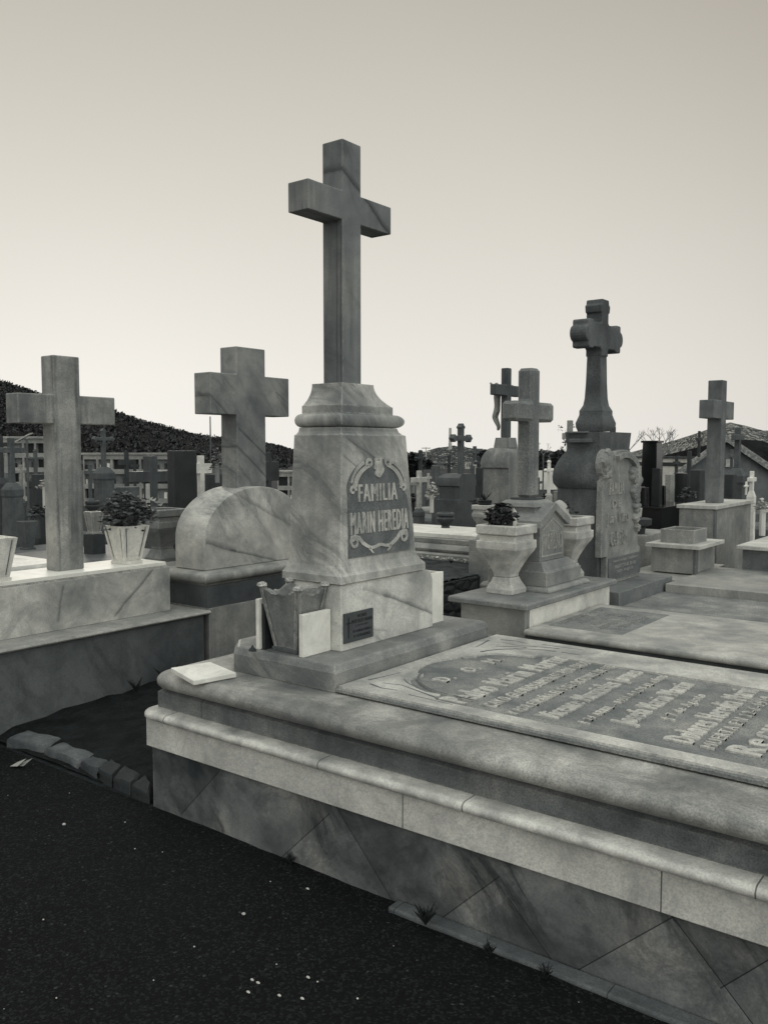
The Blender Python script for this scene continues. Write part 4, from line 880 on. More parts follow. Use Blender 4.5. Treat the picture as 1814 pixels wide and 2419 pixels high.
# the figure: one skinned body hanging on the far (-X) side
def skin_body(name, pts, edges, mat, parent=None, sub=1, **kw):
    w0 = wloc(parent) if parent else Vector(pts[0][0])
    me = bpy.data.meshes.new(name); me.from_pydata([Vector(p)-w0 for p, r in pts], edges, []); o = bpy.data.objects.new(name, me); COL.objects.link(o)
    if parent: o.parent = parent
    else: o.location = w0
    m = o.modifiers.new('s', 'SKIN'); me.materials.append(mat)
    for i, (p, r) in enumerate(pts): me.skin_vertices[0].data[i].radius = (r, r)
    me.skin_vertices[0].data[0].use_root = True
    sb = o.modifiers.new('d', 'SUBSURF'); sb.levels = sub; sb.render_levels = sub; m.use_smooth_shade = True
    return apply_tag(o, **kw)
xf = c.x-sw-.05; yy = c.y; zz = fz(960)
fig = [((xf, yy, zz), .030), ((xf-.012, yy, zz+.07), .034), ((xf-.006, yy, zz+.13), .036), ((xf-.004, yy, zz+.165), .016), ((xf-.022, yy+.004, zz+.20), .024), ((xf-.024, yy+.004, zz+.225), .018),
       ((xf+.005, yy-.05, zz+.15), .018), ((xf+.02, yy-.115, zz+.175), .013), ((xf+.035, yy-.185, zz+.20), .009), ((xf+.038, yy-.21, zz+.205), .009),
       ((xf+.005, yy+.05, zz+.15), .018), ((xf+.02, yy+.115, zz+.175), .013), ((xf+.035, yy+.185, zz+.20), .009), ((xf+.038, yy+.21, zz+.205), .009),
       ((xf-.035, yy-.018, zz-.10), .021), ((xf+.01, yy-.008, zz-.19), .014), ((xf+.0, yy-.004, zz-.225), .009), ((xf-.032, yy+.018, zz-.10), .021), ((xf+.012, yy+.010, zz-.19), .014), ((xf+.0, yy+.008, zz-.225), .009)]
ed = [(0, 1), (1, 2), (2, 3), (3, 4), (4, 5), (2, 6), (6, 7), (7, 8), (8, 9), (2, 10), (10, 11), (11, 12), (12, 13), (0, 14), (14, 15), (15, 16), (0, 17), (17, 18), (18, 19)]
T2 = skin_body('christ_figure', fig, ed, M_C, T)
# its urns
cu = at(1146, 7.7); urn('square_urn', (cu.x, cu.y), zat(1262, 7.7)-.05, zat(1193, 7.7)-zat(1262, 7.7)+.05, .17, M_urn, 'square urn with a dark pot of spiky leaves left of the crucifix tomb')
b = MB(); z0 = zat(1193, 7.7); rnd = random.Random(12)
T = thing('potted_plant', 'dark pot of spiky leaves standing in the urn left of the crucifix tomb', 'plant', (cu.x, cu.y, z0))
MB().lathe((cu.x, cu.y, z0-.02), [(.05, 0), (.065, .06), (.06, .062), (.05, .05)], 14).build('pot', M_dg, T)
for _ in range(46):
    a = rnd.random()*6.3; l = .07+.05*rnd.random(); d = Vector((math.cos(a)*.8, math.sin(a)*.8, 1)).normalized(); p = Vector((cu.x, cu.y, z0+.03)); e = Vector((-d.y, d.x, 0)).normalized()*.004
    b.add([p-e, p+e, p+d*l*.6+e, p+d*l, p+d*l*.6-e], [(0, 1, 2, 3, 4)])
b.build('foliage', leafmat('dark_leaf', .02, .7), T)
MB().box(cu.x-.10, cu.x+.10, cu.y-.10, cu.y+.10, 0, zat(1262, 7.7)-.051).build('urn_stand', M_C, label='square stone block carrying the urn of spiky leaves', cat='block', bevel=.005)

# ---- K: pale low tomb seen between the pedestal and the urn
Yk = onz(1016, 1322, .45).y; p0 = ony(968, 1262, Yk+.12); p0.y = Yk+.1; zk = p0.z
T = thing('low_slab_tomb', 'low stepped tomb with a bright flat slab seen just right of the tall pedestal', 'tomb', (p0.x, p0.y+.6, 0))
xr = onz(1215, 1275, zk).x+.1
MB().box(p0.x-.7, xr-.25, p0.y+.15, p0.y+1.0, zk-.03, zk+.012).build('slab', stone('bright_slab', .72, .58, streak=0, mott=3, grain=.15, rough=.5), T, bevel=.004)
MB().box(p0.x-.8, xr-.1, p0.y+.06, p0.y+1.3, zk-.08, zk-.031).build('upper_step', M_C, T, bevel=.006)
MB().ring((p0.x-.9, xr, p0.y, p0.y+1.35), [(0, 0), (0, zk-.15), (.02, zk-.145), (.03, zk-.125), (.01, zk-.105), (-.03, zk-.081)]).build('body', M_C, T, smooth=30)
MB().ring((p0.x-1., xr+.1, p0.y-.1, p0.y+1.4), [(0, 0), (0, zk-.17), (-.02, zk-.16)]).build('base', M_C, T, bevel=.005)
# rubble wall and earth top in the gap
def brickmat():
    k = N('rubble'); co = k.coord((1, 1, 1)); v = k.n('ShaderNodeTexVoronoi', feature='DISTANCE_TO_EDGE'); v1 = k.n('ShaderNodeTexVoronoi')
    mp = k.coord((5, 5, 9))
    for n_ in (v, v1): n_.inputs['Scale'].default_value = 1.3; k.l(mp, n_.inputs['Vector'])
    sp = k.n('ShaderNodeSeparateColor'); k.l(v1.outputs['Color'], sp.inputs[0])
    col = k.ramp(sp.outputs[0], [(0, tint(.018)), (1, tint(.055))]); col = k.mix(k.ramp(v.outputs['Distance'], [(0, 1.), (.09, 0.)]), col, tint(.006))
    k.l(col, k.b.inputs['Base Color']); k.b.inputs['Roughness'].default_value = .95; k.bump(v.outputs['Distance'], 1, .05); return k.m
q = onz(1058, 1376, .45)
MB().box(q.x-2.6, q.x, 5.06, p0.y-.12, 0, .45).build('rubble_wall', brickmat(), label='low dark rubble wall in the gap behind the family tomb', cat='wall', bevel=.01)
b = MB(); vs = []; fs = []; nx, ny = 24, 60
for j in range(ny+1):
    for i in range(nx+1):
        x = q.x-2.6+i*(2.585/nx); y = 5.08+j*((p0.y-5.22)/ny); vs.append((x, y, .462+.02*noise.noise(Vector((x*5, y*5, 0)))+.016*noise.noise(Vector((x*17, y*17, 4)))))
for j in range(ny):
    for i in range(nx): a = j*(nx+1)+i; fs.append((a, a+1, a+nx+2, a+nx+1))
b.add(vs, fs); b.build('earth_top', earthmat('rubble_earth', .03, .09, .2, 9), kind='structure', smooth=True, loc=(q.x, 3, .46), fix=False)
for k_ in range(16): leaf_blob(wb_ if k_ else (wb_ := MB()), (q.x-1.5+k_*.1, p0.y-.17, .48), (.06, .03, .02), 26, .02, seedk=k_)
wb_.build('dry_grass', leafmat('dry_grass', .45, .6), label='pale dry grass along the foot of the bright low tomb', cat='grass')
weed(q.x-.6, p0.y-.3, .46, .05, 30, 9, 'weeds on the rubble wall top in the gap behind the family tomb')

# ---- black granite monument
D = 9.2; x = 1540; c = at(x, D); fz = lambda y: zat(y, D)
T = thing('black_monument', 'tall tapering black granite pillar monument on a polished black base', 'monument', (c.x, c.y, 0))
k = D/F
b = MB(); wt = 44*k/(ax(x)+ay(x))/2; wb = 53*k/(ax(x)+ay(x))/2
b.rects([(c.x-wb, c.x+wb, c.y-wb, c.y+wb, fz(1192)), (c.x-wt, c.x+wt, c.y-wt, c.y+wt, fz(1046))]); b.build('pillar', M_blk, T, bevel=.003)
MB().box(c.x-wt-.015, c.x+wt+.015, c.y-wt-.015, c.y+wt+.015, fz(1046)+.0005, fz(1041)).build('cap', M_blk, T, bevel=.002)
MB().rects([(c.x-.26, c.x+.26, c.y-.4, c.y+.5, -.05), (c.x-.26, c.x+.26, c.y-.4, c.y+.5, fz(1196))]).build('base', M_blk, T, bevel=.004)
MB().box(c.x-.29, c.x+.29, c.y-.44, c.y+.53, fz(1196)+.0005, fz(1191)-.001).build('ledge', M_blk, T, bevel=.002)
cp = at(1553, D-.3)
MB().rects([(cp.x-.045, cp.x+.045, cp.y-.04, cp.y+.04, fz(1191)), (cp.x-.04, cp.x+.04, cp.y-.035, cp.y+.035, fz(1105))]).build('front_pier', plain('granite_grey', .028, .2, .05, 200, .4), T, bevel=.003)
for xx, y0, w_, lab in ((1521, 1149, 26, 'squat black granite block with a pale top left of the black pillar'), (1568, 1146, 12, 'thin black post right of the black pillar')):
    cc = at(xx, D-.25); ww = w_*k/(ax(xx)+ay(xx))/2
    MB().rects([(cc.x-ww*1.08, cc.x+ww*1.08, cc.y-ww, cc.y+ww, fz(1191)), (cc.x-ww*.92, cc.x+ww*.92, cc.y-ww*.9, cc.y+ww*.9, fz(y0)), (cc.x-ww*.5, cc.x+ww*.5, cc.y-ww*.5, cc.y+ww*.5, fz(y0)+.008)]).build('granite_post', M_blk, label=lab, cat='post', bevel=.003)
# small grave furniture between stele tomb and box tombs
cc = at(1506, 7.2); zq = lambda y: zat(y, 7.2)
MB().box(cc.x-.3, cc.x+.12, cc.y-.1, cc.y+.5, 0, zq(1262)).build('cement_block', M_C, label='pale cement block behind the right edge of the stele', cat='block', bevel=.006)
MB().lathe((cc.x+.02, cc.y, zq(1262)), [(.05, 0), (.055, zq(1246)-zq(1262)), (.10, zq(1240)-zq(1262)), (.105, zq(1226)-zq(1262)), (.08, zq(1224)-zq(1262))], 18).build('stone_bowl', M_dark, label='dark shallow stone bowl right of the stele', cat='bowl', smooth=40)
MB().rects([(cc.x-.055, cc.x-.0, cc.y+.05, cc.y+.11, zq(1224)), (cc.x-.06, cc.x+.005, cc.y+.045, cc.y+.115, zq(1202))]).build('small_planter', M_pale, label='tiny pale planter above the dark bowl right of the stele', cat='planter', bevel=.003)

# ================================================================ MIDDLE DISTANCE
tomb_cross('dark lobed stone cross streaked pale on a broad grey monument in the middle', 1088, 11, 1003, 1120, 17, 46, 1025, 1046, 0, 1119, M_mid, stone('mid_monument', .135, .08, streak=.3, mott=3, grain=.2, vein=.3), 'lobed', .8, cap=False, taper=.97)
tomb_cross('dark lobed cross on a thin pale shaft in front of the trees', 993, 16, 1064, 1125, 10, 24, 1078, 1086, 22, 1125, M_dark, M_mid, 'lobed')
tomb_cross('white plain cross on a stepped pedestal right of the tall pedestal', 990, 11.5, 1112, 1202, 14, 44, 1128, 1140, 30, 1202, M_pale, M_mid)
tomb_cross('dark small lobed cross left of the broad middle monument', 1061, 17, 1074, 1130, 8, 26, 1092, 1100, 26, 1118, M_dark, M_dark, 'lobed')
tomb_cross('squat dark cross top right of the middle monument', 1121, 19, 1054, 1100, 9, 22, 1064, 1071, 22, 1090, M_mid, M_mid)
tomb_cross('narrow pale column cross behind the crucifix tomb', 1125, 16, 1088, 1140, 7, 14, 1096, 1101, 14, 1120, M_pale, M_mid)
tomb_cross('light cross with ivy behind the stele tomb', 1345, 9.6, 993, 1100, 15, 46, 1023, 1038, 60, 1090, M_C, M_mid)
tomb_cross('dark cross top peeping behind the right shoulder of the stele tomb', 1446, 8.8, 1008, 1060, 15, 42, 1035, 1048, 50, 1050, M_dark, M_mid)
tomb_cross('white lobed cross on a thin column in front of the pale wall', 1297, 18, 1088, 1165, 8, 26, 1106, 1116, 18, 1165, M_white, M_pale, 'lobed')
tomb_cross('tiny black cross in front of the pale wall', 1286, 14, 1165, 1190, 4, 11, 1171, 1175, 0, 0, M_blk, M_blk)
tomb_cross('thin dark cross on a gothic spire right of the black pillar', 1650, 12, 1018, 1080, 7, 18, 1034, 1042, 22, 1120, M_dark, M_dark, taper=.35, cap=False)
tomb_cross('dark cross on a grey monument at far right before the gable house', 1741, 10.5, 1010, 1110, 15, 34, 1027, 1040, 50, 1108, M_mid, M_mid)
tomb_cross('small bright white cross at far right', 1777, 10, 1113, 1172, 11, 22, 1128, 1138, 22, 1160, M_white, M_white, taper=.9)
tomb_cross('pale fleury cross on a shouldered headstone left of the bush', 245, 12.5, 1014, 1106, 13, 44, 1030, 1044, 52, 1105, M_mid, M_mid, 'lobed')
tomb_cross('thin dark plain cross behind the leafy plant', 299, 15, 1066, 1160, 11, 62, 1086, 1098, 34, 1160, M_dark, M_dark)
tomb_cross('broad grey cross left of the dark granite slab', 355, 9.6, 1077, 1228, 34, 98, 1113, 1139, 0, 0, stone('grey_cross', .11, .07, streak=.6, mott=3, grain=.2), M_mid)
tomb_cross('dark stained cross at the left edge on an arched headstone', 27, 10, 1034, 1140, 17, 62, 1057, 1070, 52, 1142, M_mid, M_mid)
tomb_cross('half-hidden dark cross behind the right side of the domed tomb', 634, 9, 1068, 1180, 16, 76, 1090, 1136, 0, 0, M_dark, M_dark)
tomb_cross('cream stepped cross right of the dark granite slab', 474, 14, 1076, 1190, 17, 52, 1095, 1118, 24, 1190, stone('cream_cross', .6, .48, streak=.1, mott=3, grain=.1), M_pale)
tomb_cross('dark little cross in the cluster at the left edge', 3, 11.5, 1030, 1130, 12, 30, 1045, 1055, 30, 1130, M_dark, M_dark)
for a_ in (('little dark cross behind the tiny black post left of the granite slab', 318, 16, 1088, 1150, 7, 22, 1098, 1104, 20, 1150, M_dark, M_dark),
           ('pale little cross above the left edge planter', 48, 13, 1098, 1180, 9, 28, 1110, 1118, 24, 1180, M_C, M_mid),
           ('dim lobed cross on a dark headstone just left of the left cross shaft', 84, 12, 1062, 1125, 10, 30, 1078, 1087, 34, 1125, M_mid, M_dark, 'lobed'),
           ('small grey cross right of the left cross shaft', 212, 14, 1098, 1180, 9, 26, 1112, 1120, 24, 1178, M_mid, M_mid),
           ('thin pale cross before the dark trees right of the pedestal', 976, 14, 1128, 1210, 7, 20, 1140, 1146, 18, 1210, M_C, M_mid),
           ('grey cross between the flower column and the dark monument', 1036, 14.5, 1102, 1170, 9, 26, 1115, 1122, 26, 1165, M_mid, M_dark),
           ('small pale cross close to the town houses', 1012, 20, 1118, 1165, 6, 18, 1126, 1131, 16, 1160, M_pale, M_mid),
           ('tall thin dark cross right of the dark monument', 1130, 13, 1078, 1170, 8, 24, 1090, 1097, 22, 1170, M_dark, M_dark),
           ('small grey cross left of the white lobed cross', 1272, 15, 1128, 1180, 7, 20, 1137, 1143, 18, 1180, M_mid, M_dark),
           ('small dark cross beyond the black grave niche', 1598, 15, 1078, 1150, 8, 22, 1090, 1097, 20, 1140, M_dark, M_mid),
           ('dim cross leaning beside the box tomb cross', 1728, 13, 1062, 1130, 8, 20, 1074, 1081, 24, 1125, M_mid, M_dark),
           ('tiny white cross beside the bright white cross', 1764, 9.5, 1138, 1170, 6, 12, 1146, 1151, 0, 0, M_white, M_white),
           ('stained cross at the very left edge of the niche wall', 14, 14, 1055, 1120, 8, 24, 1066, 1073, 20, 1118, M_C, M_mid),
           ('grey shouldered cross just left of the domed tomb', 520, 13, 1100, 1180, 10, 26, 1112, 1120, 28, 1175, M_mid, M_mid)):
    tomb_cross(*a_)
for (x, D, pw, y0, y1, mt, rt, nm, lab, cat) in (
    (430, 8.6, 73, 1064, 1235, M_dg, .35, 'granite_headstone', 'tall smooth dark granite headstone slab left of the domed tomb', 'headstone'),
    (92, 11, 38, 1120, 1240, M_dark, .6, 'headstone', 'dark rough headstone between the left edge and the left cross', 'headstone'),
    (1140, 13, 36, 1105, 1215, M_dark, .6, 'headstone', 'dark headstone just left of the crucifix tomb', 'headstone'),
    (1030, 13, 22, 1100, 1235, M_mid, .6, 'headstone', 'narrow grey headstone left of the broad middle monument', 'headstone'),
    (1583, 9.8, 24, 1120, 1200, M_C, .6, 'headstone', 'narrow grey headstone right of the black pillar', 'headstone'),
    (1610, 10.5, 30, 1117, 1200, M_blk, .8, 'headstone', 'black boxy grave niche between the narrow headstone and the spire cross', 'headstone'),
    (1648, 11.4, 36, 1110, 1200, M_dark, .6, 'headstone', 'dark headstone under the gothic spire cross', 'headstone'),
    (1628, 12.6, 12, 1065, 1180, M_dark, 1, 'pillar', 'slim dark broken pillar left of the gothic spire cross', 'pillar'),
    (1318, 10.5, 22, 1160, 1250, M_C, .6, 'headstone', 'small pale stepped headstone left of the stele tomb', 'headstone'),
    (300, 11.5, 60, 1150, 1240, M_mid, .5, 'headstone', 'grey blurred headstone behind the leafy plant', 'headstone'),
    (505, 12, 44, 1120, 1215, M_dark, .7, 'headstone', 'dark headstone behind the left shoulder of the domed tomb', 'headstone'),
    (1725, 9.6, 34, 1120, 1200, M_dark, .8, 'headstone', 'dark headstone right of the box tomb cross', 'headstone')):
    block(MB(), x, D, pw, y0, y1, rt, z0=0, taper=.94).build(nm, mt, label=lab, cat=cat, bevel=.01)
# thin light post, ornamental pole, bowls and pots
c = at(348, 7.6); MB().rects([(c.x-.014, c.x+.014, c.y-.014, c.y+.014, zat(1230, 7.6)), (c.x-.012, c.x+.012, c.y-.012, c.y+.012, zat(1143, 7.6))]).build('slim_post', M_pale, label='thin pale leaning post behind the leafy plant', cat='post')
def bowl(x, D, y0, y1, pw, mt, lab, nm='stone_bowl'):
    c = at(x, D); r = pw*D/F/2; z0 = zat(y1, D); h = zat(y0, D)-z0; T_ = thing(nm, lab, 'urn', (c.x, c.y, z0))
    MB().lathe((c.x, c.y, z0), [(r*.5, 0), (r*.42, h*.12), (r*.55, h*.25), (r*.95, h*.5), (r*.98, h*.62), (r*.8, h*.74)], 22).build('body', mt, T_, smooth=40)
    MB().lathe((c.x, c.y, z0), [(r*.8, h*.742), (r*.98, h*.8), (r*.98, h*.92), (r*.85, h), (r*.7, h), (r*.68, h*.9)], 22).build('rim', mt, T_, smooth=40)
bowl(1053, 8.6, 1211, 1248, 44, M_mid, 'round stone bowl standing on the bright low slab')
c = at(219, 7.6); fluted_planter('fluted_planter', (c.x, c.y), .07, .115, zat(1262, 7.6), zat(1209, 7.6), stone('pot_mid', .4, .25, streak=.3), 'small fluted pot on a dark base just right of the left cross')
c = at(219, 7.62); MB().rects([(c.x-.075, c.x+.075, c.y-.075, c.y+.075, 0), (c.x-.065, c.x+.065, c.y-.065, c.y+.065, zat(1262, 7.62)-.001)]).build('pot_stand', M_dark, label='dark square block under the small fluted pot', cat='block', bevel=.005)
bowl(216, 8.6, 1183, 1215, 34, M_dark, 'dark round bowl urn behind the small fluted pot')
c = at(60, 7.4); square_planter('small_planter', (c.x, c.y), .07, .13, zat(1300, 7.4), zat(1232, 7.4), M_mid, 'dark small planter behind the planter at the left edge', ribs=False)
for k, (x, D, y, n, s, v, lab) in enumerate(((105, 9.5, 1150, 60, .05, .3, 'white flowers in a vase behind the left cross'), (1020, 12.5, 1170, 120, .05, .4, 'pale flower column beside the white cross in the middle'), (513, 11.5, 1095, 90, .05, .14, 'dry wreath of leaves hanging left of the short broad cross'),
                                   (1805, 8.4, 1205, 90, .04, .5, 'white flowers on a grave at the right edge'), (975, 12, 1180, 70, .05, .03, 'dark bush between the pedestal and the white cross'), (1135, 10, 1195, 120, .06, .05, 'dark leaves left of the crucifix tomb'), (85, 9, 1215, 90, .05, .05, 'dark plant in the cluster behind the left edge planter'), (1625, 9.6, 1170, 70, .05, .06, 'dim flowers inside the black grave niche'))):
    c = at(x, D); b = MB(); z = zat(y, D); leaf_blob(b, (c.x, c.y, z), (.09, .09, .16 if k in (1, 2) else .08), n, s, seedk=k); b.tube((c.x, c.y, max(0, z-.25)), (c.x, c.y, z), .03, .03, 8)
    b.build('grave_flowers', leafmat('flw%d' % k, v, .7), label=lab, cat='flowers')
# low grave bodies to close the ground behind
rnd = random.Random(21)
adj = ['grey', 'pale', 'stained', 'rough', 'plain', 'mossy', 'dull', 'weathered']
LOW = [(150, 9.5, .4), (420, 8.5, .45), (70, 12, .4), (560, 11, .5), (1000, 14, .45), (1100, 15, .5), (1270, 9.5, .55), (1330, 12, .5), (1400, 14, .5), (1600, 13, .5), (1760, 12, .5), (1690, 15, .5)]
nm = ['behind the left cross', 'in front of the granite headstone', 'at the far left', 'behind the domed tomb', 'behind the white cross', 'behind the middle monument', 'right of the crucifix tomb', 'left of the stele tomb', 'behind the stele tomb', 'behind the black niche', 'behind the small white cross', 'before the gable house']
for (x, D, h), s in zip(LOW, nm):
    c = at(x, D); b = MB(); b.rects([(c.x-.9, c.x+.8, c.y-.4, c.y+.4, 0), (c.x-.9, c.x+.8, c.y-.4, c.y+.4, h), (c.x-.86, c.x+.76, c.y-.36, c.y+.36, h+.04)])
    b.build('low_tomb', rnd.choice((M_mid, M_C, M_Cd)), label='low grey grave cover '+s, cat='tomb', bevel=.008)
# solar lamp
c = at(65, 13); T = thing('solar_lamp', 'thin pole lamp with a tilted pale solar panel at the left', 'lamp', (c.x, c.y, 0))
MB().tube((c.x, c.y, 0), (c.x, c.y, zat(1036, 13)), .022, .018, 8).build('pole', M_mid, T)
p = Vector((c.x, c.y, zat(1037, 13))); rt = _r
b = MB(); a_ = p-rt*.17+Vector((0, 0, -.05)); b_ = p+rt*.03+Vector((0, 0, .06)); d = _fh*.16+Vector((0, 0, .02))
b.add([a_, b_, b_+d, a_+d, a_+Z_*.02, b_+Z_*.02, b_+d+Z_*.02, a_+d+Z_*.02], [(0, 1, 2, 3), (4, 5, 6, 7), (0, 1, 5, 4), (1, 2, 6, 5), (2, 3, 7, 6), (3, 0, 4, 7)]); b.build('panel', M_pale, T)
# ---- niche walls (columbarium)
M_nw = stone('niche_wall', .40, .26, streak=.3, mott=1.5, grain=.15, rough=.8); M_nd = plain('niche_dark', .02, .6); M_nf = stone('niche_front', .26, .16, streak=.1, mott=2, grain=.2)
def niches(name, xa, xb, D, ytop, cols, rows, pitch, label, seed):
    c0 = at(xa, D); c1 = at(xb, D); d = (c1-c0); L = d.length; d.normalize(); nrm = Vector((d.y, -d.x, 0))
    if nrm.dot(O-c0) < 0: nrm = -nrm
    T_ = thing(name, label, 'niche wall', c0); zt = zat(ytop, D); b = MB(); cw = L/cols; fw = cw*.16; nh = pitch*.68
    def bx(u0, u1, z0, z1, t0, t1):
        vs = [c0+d*u+nrm*t+Z_*z for z in (z0, z1) for u, t in ((u0, t0), (u1, t0), (u1, t1), (u0, t1))]
        return vs, [(0, 3, 2, 1), (4, 5, 6, 7), (0, 1, 5, 4), (1, 2, 6, 5), (2, 3, 7, 6), (3, 0, 4, 7)]
    b.add(*bx(0, L, -.5, zt, -.6, -.16))
    for r in range(rows+1): b.add(*bx(0, L, zt-r*pitch-(pitch-nh), zt-r*pitch, -.16, 0))
    for k in range(cols+1): b.add(*bx(max(0, k*cw-fw/2), min(L, k*cw+fw/2), -.5, zt-.001, -.158, -.002))
    b.build('wall', M_nw, T_)
    MB().add(*bx(-.05, L+.05, zt+.001, zt+.05, -.65, .05)).build('coping', M_nw, T_)
    rnd = random.Random(seed)
    for r in range(rows):
        for k in range(cols):
            u0 = k*cw+fw/2; u1 = (k+1)*cw-fw/2; z1 = zt-r*pitch-(pitch-nh); z0 = z1-nh
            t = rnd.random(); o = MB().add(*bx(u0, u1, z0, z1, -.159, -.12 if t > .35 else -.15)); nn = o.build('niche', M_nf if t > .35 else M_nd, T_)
            if t > .35:
                q = MB().add(*bx(u0+.02, u0+.02+(u1-u0)*.2*rnd.random(), z0, z0+nh*.45, -.119, -.06)); 
                q.add(*bx(u1-.05-(u1-u0)*.2*rnd.random(), u1-.03, z0, z0+nh*.6, -.119, -.05)); q.build('vase', rnd.choice((M_nd, M_white, M_dark)), nn)
niches('niche_wall', -30, 112, 20, 1036, 5, 4, .33, 'taller wall of burial niches at the far left', 1)
niches('niche_wall', 196, 398, 24, 1074, 6, 4, .40, 'long lower wall of burial niches behind the leafy plant', 2)
niches('niche_wall', 655, 760, 26, 1116, 4, 3, .40, 'short lattice of niches between the domed tomb and the pedestal', 3)

# ================================================================ FAR BACKGROUND
# pale cemetery wall behind the stele tomb
def wallseg(name, xa, xb, D0, D1, y0, t, mat, label, cat, zb=-.5, coping=True):
    c0 = at(xa, D0); c1 = at(xb, D1); d = (c1-c0).normalized(); n = Vector((-d.y, d.x, 0)); b = MB(); zt = zat(y0, D0)
    T_ = thing(name, label, cat, c0)
    b.loft([[c0+Z_*z, c1+Z_*z, c1+n*t+Z_*z, c0+n*t+Z_*z] for z in (zb, zt)]); b.build('wall', mat, T_)
    if coping:
        e = .04; b = MB(); b.loft([[c0-n*e+Z_*z, c1-n*e+Z_*z, c1+n*(t+e)+Z_*z, c0+n*(t+e)+Z_*z] for z in (zt+.002, zt+.05)]); b.build('coping', M_mid, T_)
        b = MB(); b.loft([[c0-n*.012+Z_*z, c1-n*.012+Z_*z, c1-n*.001+Z_*z, c0-n*.001+Z_*z] for z in (zt-.20, zt-.10)]); b.build('dark_band', M_dark, T_)
M_wallc = stone('boundary_wall', .80, .66, streak=.25, mott=.8, grain=.12, rough=.8)
wallseg('boundary_wall', 1490, 1640, 24, 22, 1082, .25, M_wallc, 'pale boundary wall with a dark band behind the black pillar', 'wall')
wallseg('boundary_wall', 1250, 1345, 34, 34, 1112, .25, M_wallc, 'pale boundary wall behind the white lobed cross', 'wall', coping=False)
# gable-ended house at right
D = 17; ap = ond(1708, 1040, D); lf = ond(1596, 1120, D); rg = ond(1830, 1122, D)
T = thing('gable_house', 'long grey gable-ended building at the far right', 'house', (ap.x, ap.y, 0))
b = MB(); dep = Vector((ap.x, ap.y, 0)).normalized()*5+_r*.25; pts = [lf.copy(), rg.copy(), ap]; lo = [Vector((lf.x, lf.y, -.3)), Vector((rg.x, rg.y, -.3))]
fr_ = [lo[0], lo[1], rg, ap, lf]; b.loft([fr_, [p+dep for p in fr_]]); b.build('wall', stone('house_wall', .20, .16, streak=.2, mott=.8, grain=.1, rough=.9), T)
rm = stone('roof_tiles', .07, .045, streak=0, mott=3, grain=.2); vm = stone('roof_verge', .42, .12, streak=0, mott=22, grain=.4)
up = Z_*.05
for a_, e in ((lf, -1), (rg, 1)):
    d = (a_-ap).normalized(); a2 = a_+d*.25; f0 = -_fh*.12
    b = MB(); b.loft([[ap+f0, a2+f0, a2+dep, ap+dep], [ap+f0+up*1.6, a2+f0+up*1.6, a2+dep+up*1.6, ap+dep+up*1.6]]); b.build('roof', rm, T)
    b = MB(); b.loft([[ap+f0*1.3-up*.6, a2+f0*1.3-up*.6, a2+f0*1.01-up*.6, ap+f0*1.01-up*.6], [ap+f0*1.3+up*1.9, a2+f0*1.3+up*1.9, a2+f0*1.01+up*1.9, ap+f0*1.01+up*1.9]]); b.build('verge', vm, T)
w0, w1 = ond(1712, 1103, D-.02), ond(1738, 1085, D-.02)
b = MB(); b.loft([[w0, Vector((w1.x, w1.y, w0.z)), w1, Vector((w0.x, w0.y, w1.z))], [p-_fh*.03 for p in (w0, Vector((w1.x, w1.y, w0.z)), w1, Vector((w0.x, w0.y, w1.z)))]]); b.build('window', M_pale, T)
# hills
def hill(name, ridge, D, Dnear, mat, amp, yfoot=None, nsub=6, rows=26, seed=0, label=None, foot=-.5):
    pts = []
    for (xa, ya), (xb, yb) in zip(ridge[:-1], ridge[1:]):
        for i in range(nsub): t = i/nsub; pts.append((xa+(xb-xa)*t, ya+(yb-ya)*t))
    pts.append(ridge[-1]); b = MB(); vs = []; fs = []; n = len(pts)
    for j in range(rows+1):
        v = j/rows
        for i, (x, y) in enumerate(pts):
            Dd = Dnear+(D-Dnear)*v; p = at(x, Dd); zt = zat(y, D)
            nz = noise.noise(Vector((x*.03, v*5, seed)))*.6+noise.noise(Vector((x*.12, v*16, seed+3)))*.4
            z = foot+(zt-foot)*(v**1.15)+amp*nz*(math.sin(math.pi*min(1, v*.96))+.12); vs.append((p.x, p.y, z))
    for j in range(rows):
        for i in range(n-1): a = j*n+i; fs.append((a, a+1, a+n+1, a+n))
    m = len(vs)
    b.add(vs, fs)
    # back slope so that the hill has depth
    back = [(Vector(vs[rows*n+i])+(_fh*D*.35)) for i in range(n)]
    for q in back: q.z = -.5
    k0 = len(b.v); b.v += back
    for i in range(n-1): b.f.append((rows*n+i, rows*n+i+1, k0+i+1, k0+i))
    return b.build(name, mat, kind='structure', smooth=80, loc=(0, 0, 0), fix=False)
HL = [(-160, 870), (-60, 885), (0, 902), (60, 918), (110, 936), (190, 958), (270, 972), (330, 994), (400, 1012), (470, 1030), (560, 1040), (632, 1050), (665, 1058), (700, 1070), (760, 1082)]
hill('hill_left', HL, 150, 60, hillmat('hill_scrub', .007, .022, .16, .60, .35), 1.2, seed=1)
hill('hill_centre', [(900, 1085), (960, 1080), (1000, 1070), (1030, 1058), (1070, 1053), (1110, 1057), (1150, 1062), (1230, 1066), (1300, 1064), (1345, 1070), (1420, 1078), (1500, 1084)], 420, 220, hillmat('hill_town', .035, .10, .42, .55, .25), 4.0, seed=5, foot=-14, rows=60, nsub=14)
hill('hill_rocky', [(1560, 1085), (1600, 1074), (1640, 1050), (1665, 1020), (1700, 1004), (1722, 998), (1760, 1006), (1800, 1017), (1850, 1016), (1950, 1050)], 260, 120, hillmat('hill_rock', .04, .14, .42, .50, .35), .7, seed=9, foot=-9, rows=50, nsub=14)
